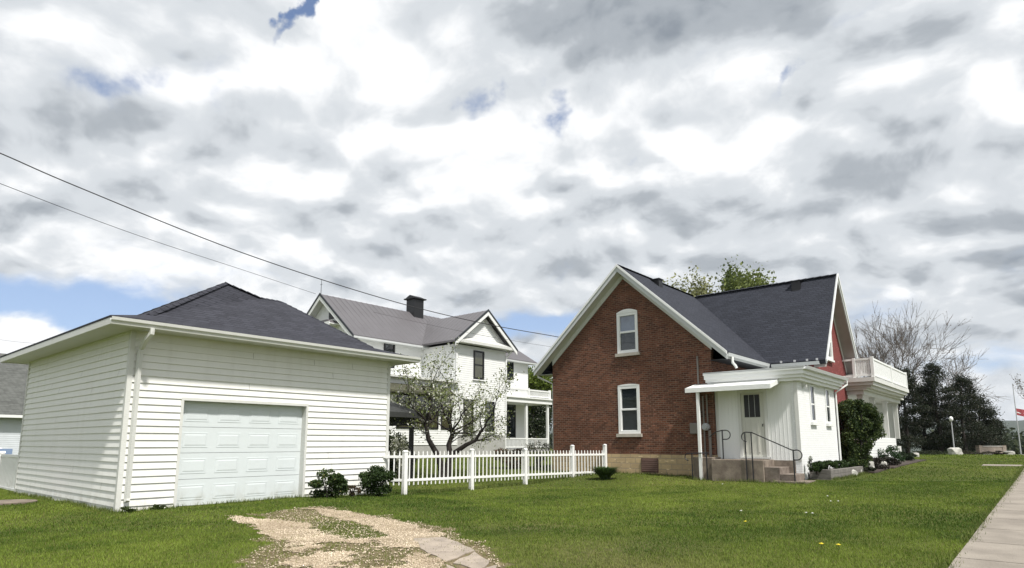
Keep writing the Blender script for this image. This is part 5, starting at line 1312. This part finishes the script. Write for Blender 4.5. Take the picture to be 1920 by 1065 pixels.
# white flowering shrub by the gazebo, twiggy shrubs by the white house
x, y = spot(748, 22.8); shrub('flowering_shrub', 'tall shrub covered in small white flowers beside the gazebo', 'shrub', x, y, (.36, .40, .90), 2300, .034, (.20, .21, .14), (.65, .65, .58), 131, None, 18, tip=(.4, (.06, .07, .03), (.14, .16, .07)), cr=.34, stems=9)
x, y = spot(958, 29); shrub('rose_bush', 'reddish brown leafy rose bush in front of the white house porch', 'shrub', x, y, (1.0, .8, .50), 3400, .045, (.05, .055, .03), (.15, .12, .07), 132, None, 16, tip=(.12, (.16, .06, .05), (.3, .1, .1)), stems=12)
x, y = spot(1010, 30); shrub('twiggy_shrub', 'sparse twiggy shrub with pale buds by the white house porch', 'shrub', x, y, (.9, .8, .75), 900, .04, (.12, .12, .08), (.3, .3, .24), 133, None, 16, stems=16)
x, y = spot(745, 27.5); shrub('evergreen_shrub', 'dark shrub behind the gazebo beside the sun room', 'shrub', x, y, (.9, .9, .95), 5000, .05, (.02, .035, .012), (.07, .09, .03), 134, None, 16)

# ------------------------------------------------------------------ lawn blades
def footprint(x, y):
    b_ = (x > -23.0) & (x < -14.72) & (y > 4.75) & (y < 11.7)
    b_ |= (x > -16) & (x < -8.9) & (y > 21.3); b_ |= (x > -9.5) & (x < -5.75) & (y > 20.35) & (y < 39)
    b_ |= (x > -.99+.10*(fbm(x, y, 2.5, 61)-.45)*2) & (x < .78); b_ |= (x > -6.1) & (x < -5.05) & (y > 21.7) & (y < 26); b_ |= (x > 3) & (x < 11.2)
    b_ |= (x < -26)
    b_ |= ((x+18.9)**2+(y-3.75)**2 < .38)
    b_ |= (y > 34.6) & (y < 35.8) & (x > -2.5)
    return b_
def blades(n, d0, d1, w_, h_, seed):
    rr = np.random.default_rng(seed)
    u = rr.uniform(-1, 1, n); d = np.sqrt(rr.uniform(d0*d0, d1*d1, n)); s_ = u*d*.90
    x = fw.x*d+rt.x*s_; y = fw.y*d+rt.y*s_
    k = ~footprint(x, y)
    nearm = (x > -14.7) & (x < 0) & (y > 1) & (y < 11.5)
    gm_ = np.zeros(n, bool); gm_[nearm] = gravel_mask(x[nearm], y[nearm]) | slab_mask(x[nearm], y[nearm])
    sm_ = np.zeros(n, bool); sm_[nearm] = soil_mask(x[nearm], y[nearm])
    med = np.zeros(n, bool); med[nearm] = soft_in(x[nearm], y[nearm], MEDIAN, .1)
    k &= ~(gm_ & ~med & (rr.random(n) > .10)); k &= ~(sm_ & ~med & ~gm_ & (rr.random(n) > .38))
    tuft = fbm(x, y, 3.2, 41)
    w2 = np.exp(-(((x+4.3)/1.6)**2 + ((y-6.6)/1.2)**2))+.8*np.exp(-(((x+6.2)/1.2)**2+((y-8.3)/.8)**2))
    k &= rr.random(n) < np.clip(1.25-.5*w2*(1.2-tuft), .1, 1)
    x, y, d, tuft, w2, sm_ = x[k], y[k], d[k], tuft[k], w2[k], sm_[k]; m_ = len(x)
    z = gz(x, y)-.004; a = rr.uniform(0, 6.28, m_); ln = rr.uniform(0, .75, m_)
    h = h_*rr.uniform(.45, 1.1, m_)*(.55+.9*tuft); wv = w_*rr.uniform(.7, 1.3, m_)
    px_ = np.cos(a)*wv/2; py_ = np.sin(a)*wv/2; lx2 = np.cos(a+1.57+rr.normal(0, .5, m_))*ln*h; ly2 = np.sin(a+1.57+rr.normal(0, .5, m_))*ln*h
    V = np.stack([np.stack([x-px_, y-py_, z], 1), np.stack([x+px_, y+py_, z], 1), np.stack([x+lx2, y+ly2, z+h], 1)], 1).reshape(-1, 3)
    big = fbm(x, y, .33, 1); mid = fbm(x, y, 1.1, 51)
    c = lerp(A_([.052, .100, .012]), A_([.200, .265, .040]), np.clip(big*1.5+mid*1.5-1.08+rr.normal(0, .22, m_), 0, 1))
    c = lerp(c, A_([.24, .20, .09]), (rr.random(m_) < .05)*.7+0.0)
    c = lerp(c, A_([.21, .185, .085]), np.clip(w2*.9*(rr.random(m_)*.9+.3)*np.clip(mid*2.2-.7, 0, 1)+sm_*.35, 0, .75))
    return V, np.repeat(c, 3, 0)
Vs, Cs = [], []
for a in ((230000, 4.5, 10.5, .009, .038, 1), (260000, 10.5, 20, .016, .040, 2), (120000, 20, 38, .032, .045, 3), (50000, 38, 66, .07, .08, 4)):
    v, c = blades(*a); Vs.append(v); Cs.append(c)
# longer tufts the mower leaves along walls, posts and edges
def edge_tufts(lines, n, seed, h_=.10, spread=.07):
    rr = np.random.default_rng(seed); X = []; Y = []
    for (ax0, ay0, ax1, ay1) in lines:
        L_ = math.hypot(ax1-ax0, ay1-ay0); m_ = int(n*L_); t = rr.random(m_)
        X.append(ax0+(ax1-ax0)*t+rr.normal(0, spread, m_)); Y.append(ay0+(ay1-ay0)*t+rr.normal(0, spread, m_))
    x = np.concatenate(X); y = np.concatenate(Y); m_ = len(x); keep = rr.random(m_) < np.clip(fbm(x, y, 2.2, 91)*2.2-.55, 0, 1)
    x, y = x[keep], y[keep]; m_ = len(x); z = gz(x, y)-.004; a = rr.uniform(0, 6.28, m_); h = h_*rr.uniform(.4, 1.2, m_); w_ = rr.uniform(.008, .016, m_); ln = rr.uniform(.1, .7, m_)*h
    b_ = a+1.57+rr.normal(0, .6, m_)
    V = np.stack([np.stack([x-np.cos(a)*w_/2, y-np.sin(a)*w_/2, z], 1), np.stack([x+np.cos(a)*w_/2, y+np.sin(a)*w_/2, z], 1), np.stack([x+np.cos(b_)*ln, y+np.sin(b_)*ln, z+h], 1)], 1).reshape(-1, 3)
    return V, np.repeat(lerp(A_([.05, .085, .015]), A_([.19, .22, .06]), rr.random(m_)), 3, 0)
for a in (([(-14.68, 4.7, -14.68, 11.7), (-23, 4.68, -14.7, 4.68)], 420, 21, .10, .05), ([(p[0], p[1], q_[0], q_[1]) for p, q_ in zip(run[:-1], run[1:])], 420, 22, .13, .07),
          ([(-16, 21.25, -9.6, 21.25), (-9.5, 20.5, -8.7, 20.35), (-8.7, 20.33, -5.7, 20.25), (-5.38, 21.9, -5.38, 26.4)], 380, 23, .12, .05), ([(-1.02, 5, -1.02, 40)], 260, 24, .07, .06)):
    v, c = edge_tufts(*a); Vs.append(v); Cs.append(c)
Vs = np.concatenate(Vs); Cs = np.concatenate(Cs)
gr = raw('grass', Vs, np.arange(len(Vs)).reshape(-1, 3), M['blade'], colors=Cs); tag(gr, 'short green lawn grass with worn yellowish patches', 'grass', kind='stuff')
# dandelions and tiny white flowers
def ground_at(px, py):
    r = _F + rt*(px-CX)/F_PX - _U*(py-PY)/F_PX; z = 0
    for _ in range(5): t_ = (z-EYE)/r.z; x_, y_ = r.x*t_, r.y*t_; z = zg(x_, y_)
    return x_, y_, z
def flower(px, py, label, mat='yellow', r=.028, group='dandelions in the lawn', cat='dandelion', h=.06):
    x, y, z = ground_at(px, py); t = thing('dandelion' if mat == 'yellow' else 'clover_flower', label, cat, (x, y, z), group)
    w = MB(); w.tube([(x, y, z-.01), (x+.005, y, z+h)], .004, 5); w.build('stem', M['leaf_stem'], t)
    w = MB()
    for k in range(12):
        a = k*math.pi/6; w.add([(x, y, z+h+.012), (x+math.cos(a-.2)*r, y+math.sin(a-.2)*r, z+h+.004), (x+math.cos(a)*r*1.2, y+math.sin(a)*r*1.2, z+h+.010), (x+math.cos(a+.2)*r, y+math.sin(a+.2)*r, z+h+.004)], [(0, 1, 2, 3)])
    w.tube([(x, y, z+h-.004), (x, y, z+h+.008), (x, y, z+h+.016)], [r*.4, r*.7, r*.3], 8); w.build('petals', M[mat], t)
M['leaf_stem'] = plain('flower_stem', (.08, .12, .03))
M['petalwhite'] = plain('white_petals', (.7, .7, .66), .8, .05)
flower(1541, 1029, 'left one of two yellow dandelions close together in the near lawn')
flower(1573, 1031, 'right one of two yellow dandelions close together in the near lawn')
flower(1398, 985, 'lone pale yellow dandelion in the middle of the lawn', r=.024)
for i, (px, py) in enumerate(((1512, 969), (1524, 970), (1558, 946), (1572, 946), (1552, 936), (1390, 965), (1355, 914))):
    flower(px, py, 'tiny whitish flower scattered in the mown lawn before the brick house', 'petalwhite', .022, 'tiny whitish flowers in the lawn', 'flower', .07)

# woods on the near bank, far below the lawn
WP = []
rr = np.random.default_rng(5)
for i in range(260):
    wx = rr.uniform(-130, 110); wy = rr.uniform(170, 320); wr_ = rr.uniform(4, 8)
    WP.append(clumpy(420, (wx, wy, zg(wx, wy)+rr.uniform(5, 8)), (wr_, wr_, wr_*.9), 9, i, .45))
wd = leaves('woods', np.concatenate(WP), .62, (.020, .032, .016), (.06, .075, .03), None, seed=9)
tag(wd, 'far band of riverside woods below the end of the lawn', 'woods', kind='stuff')
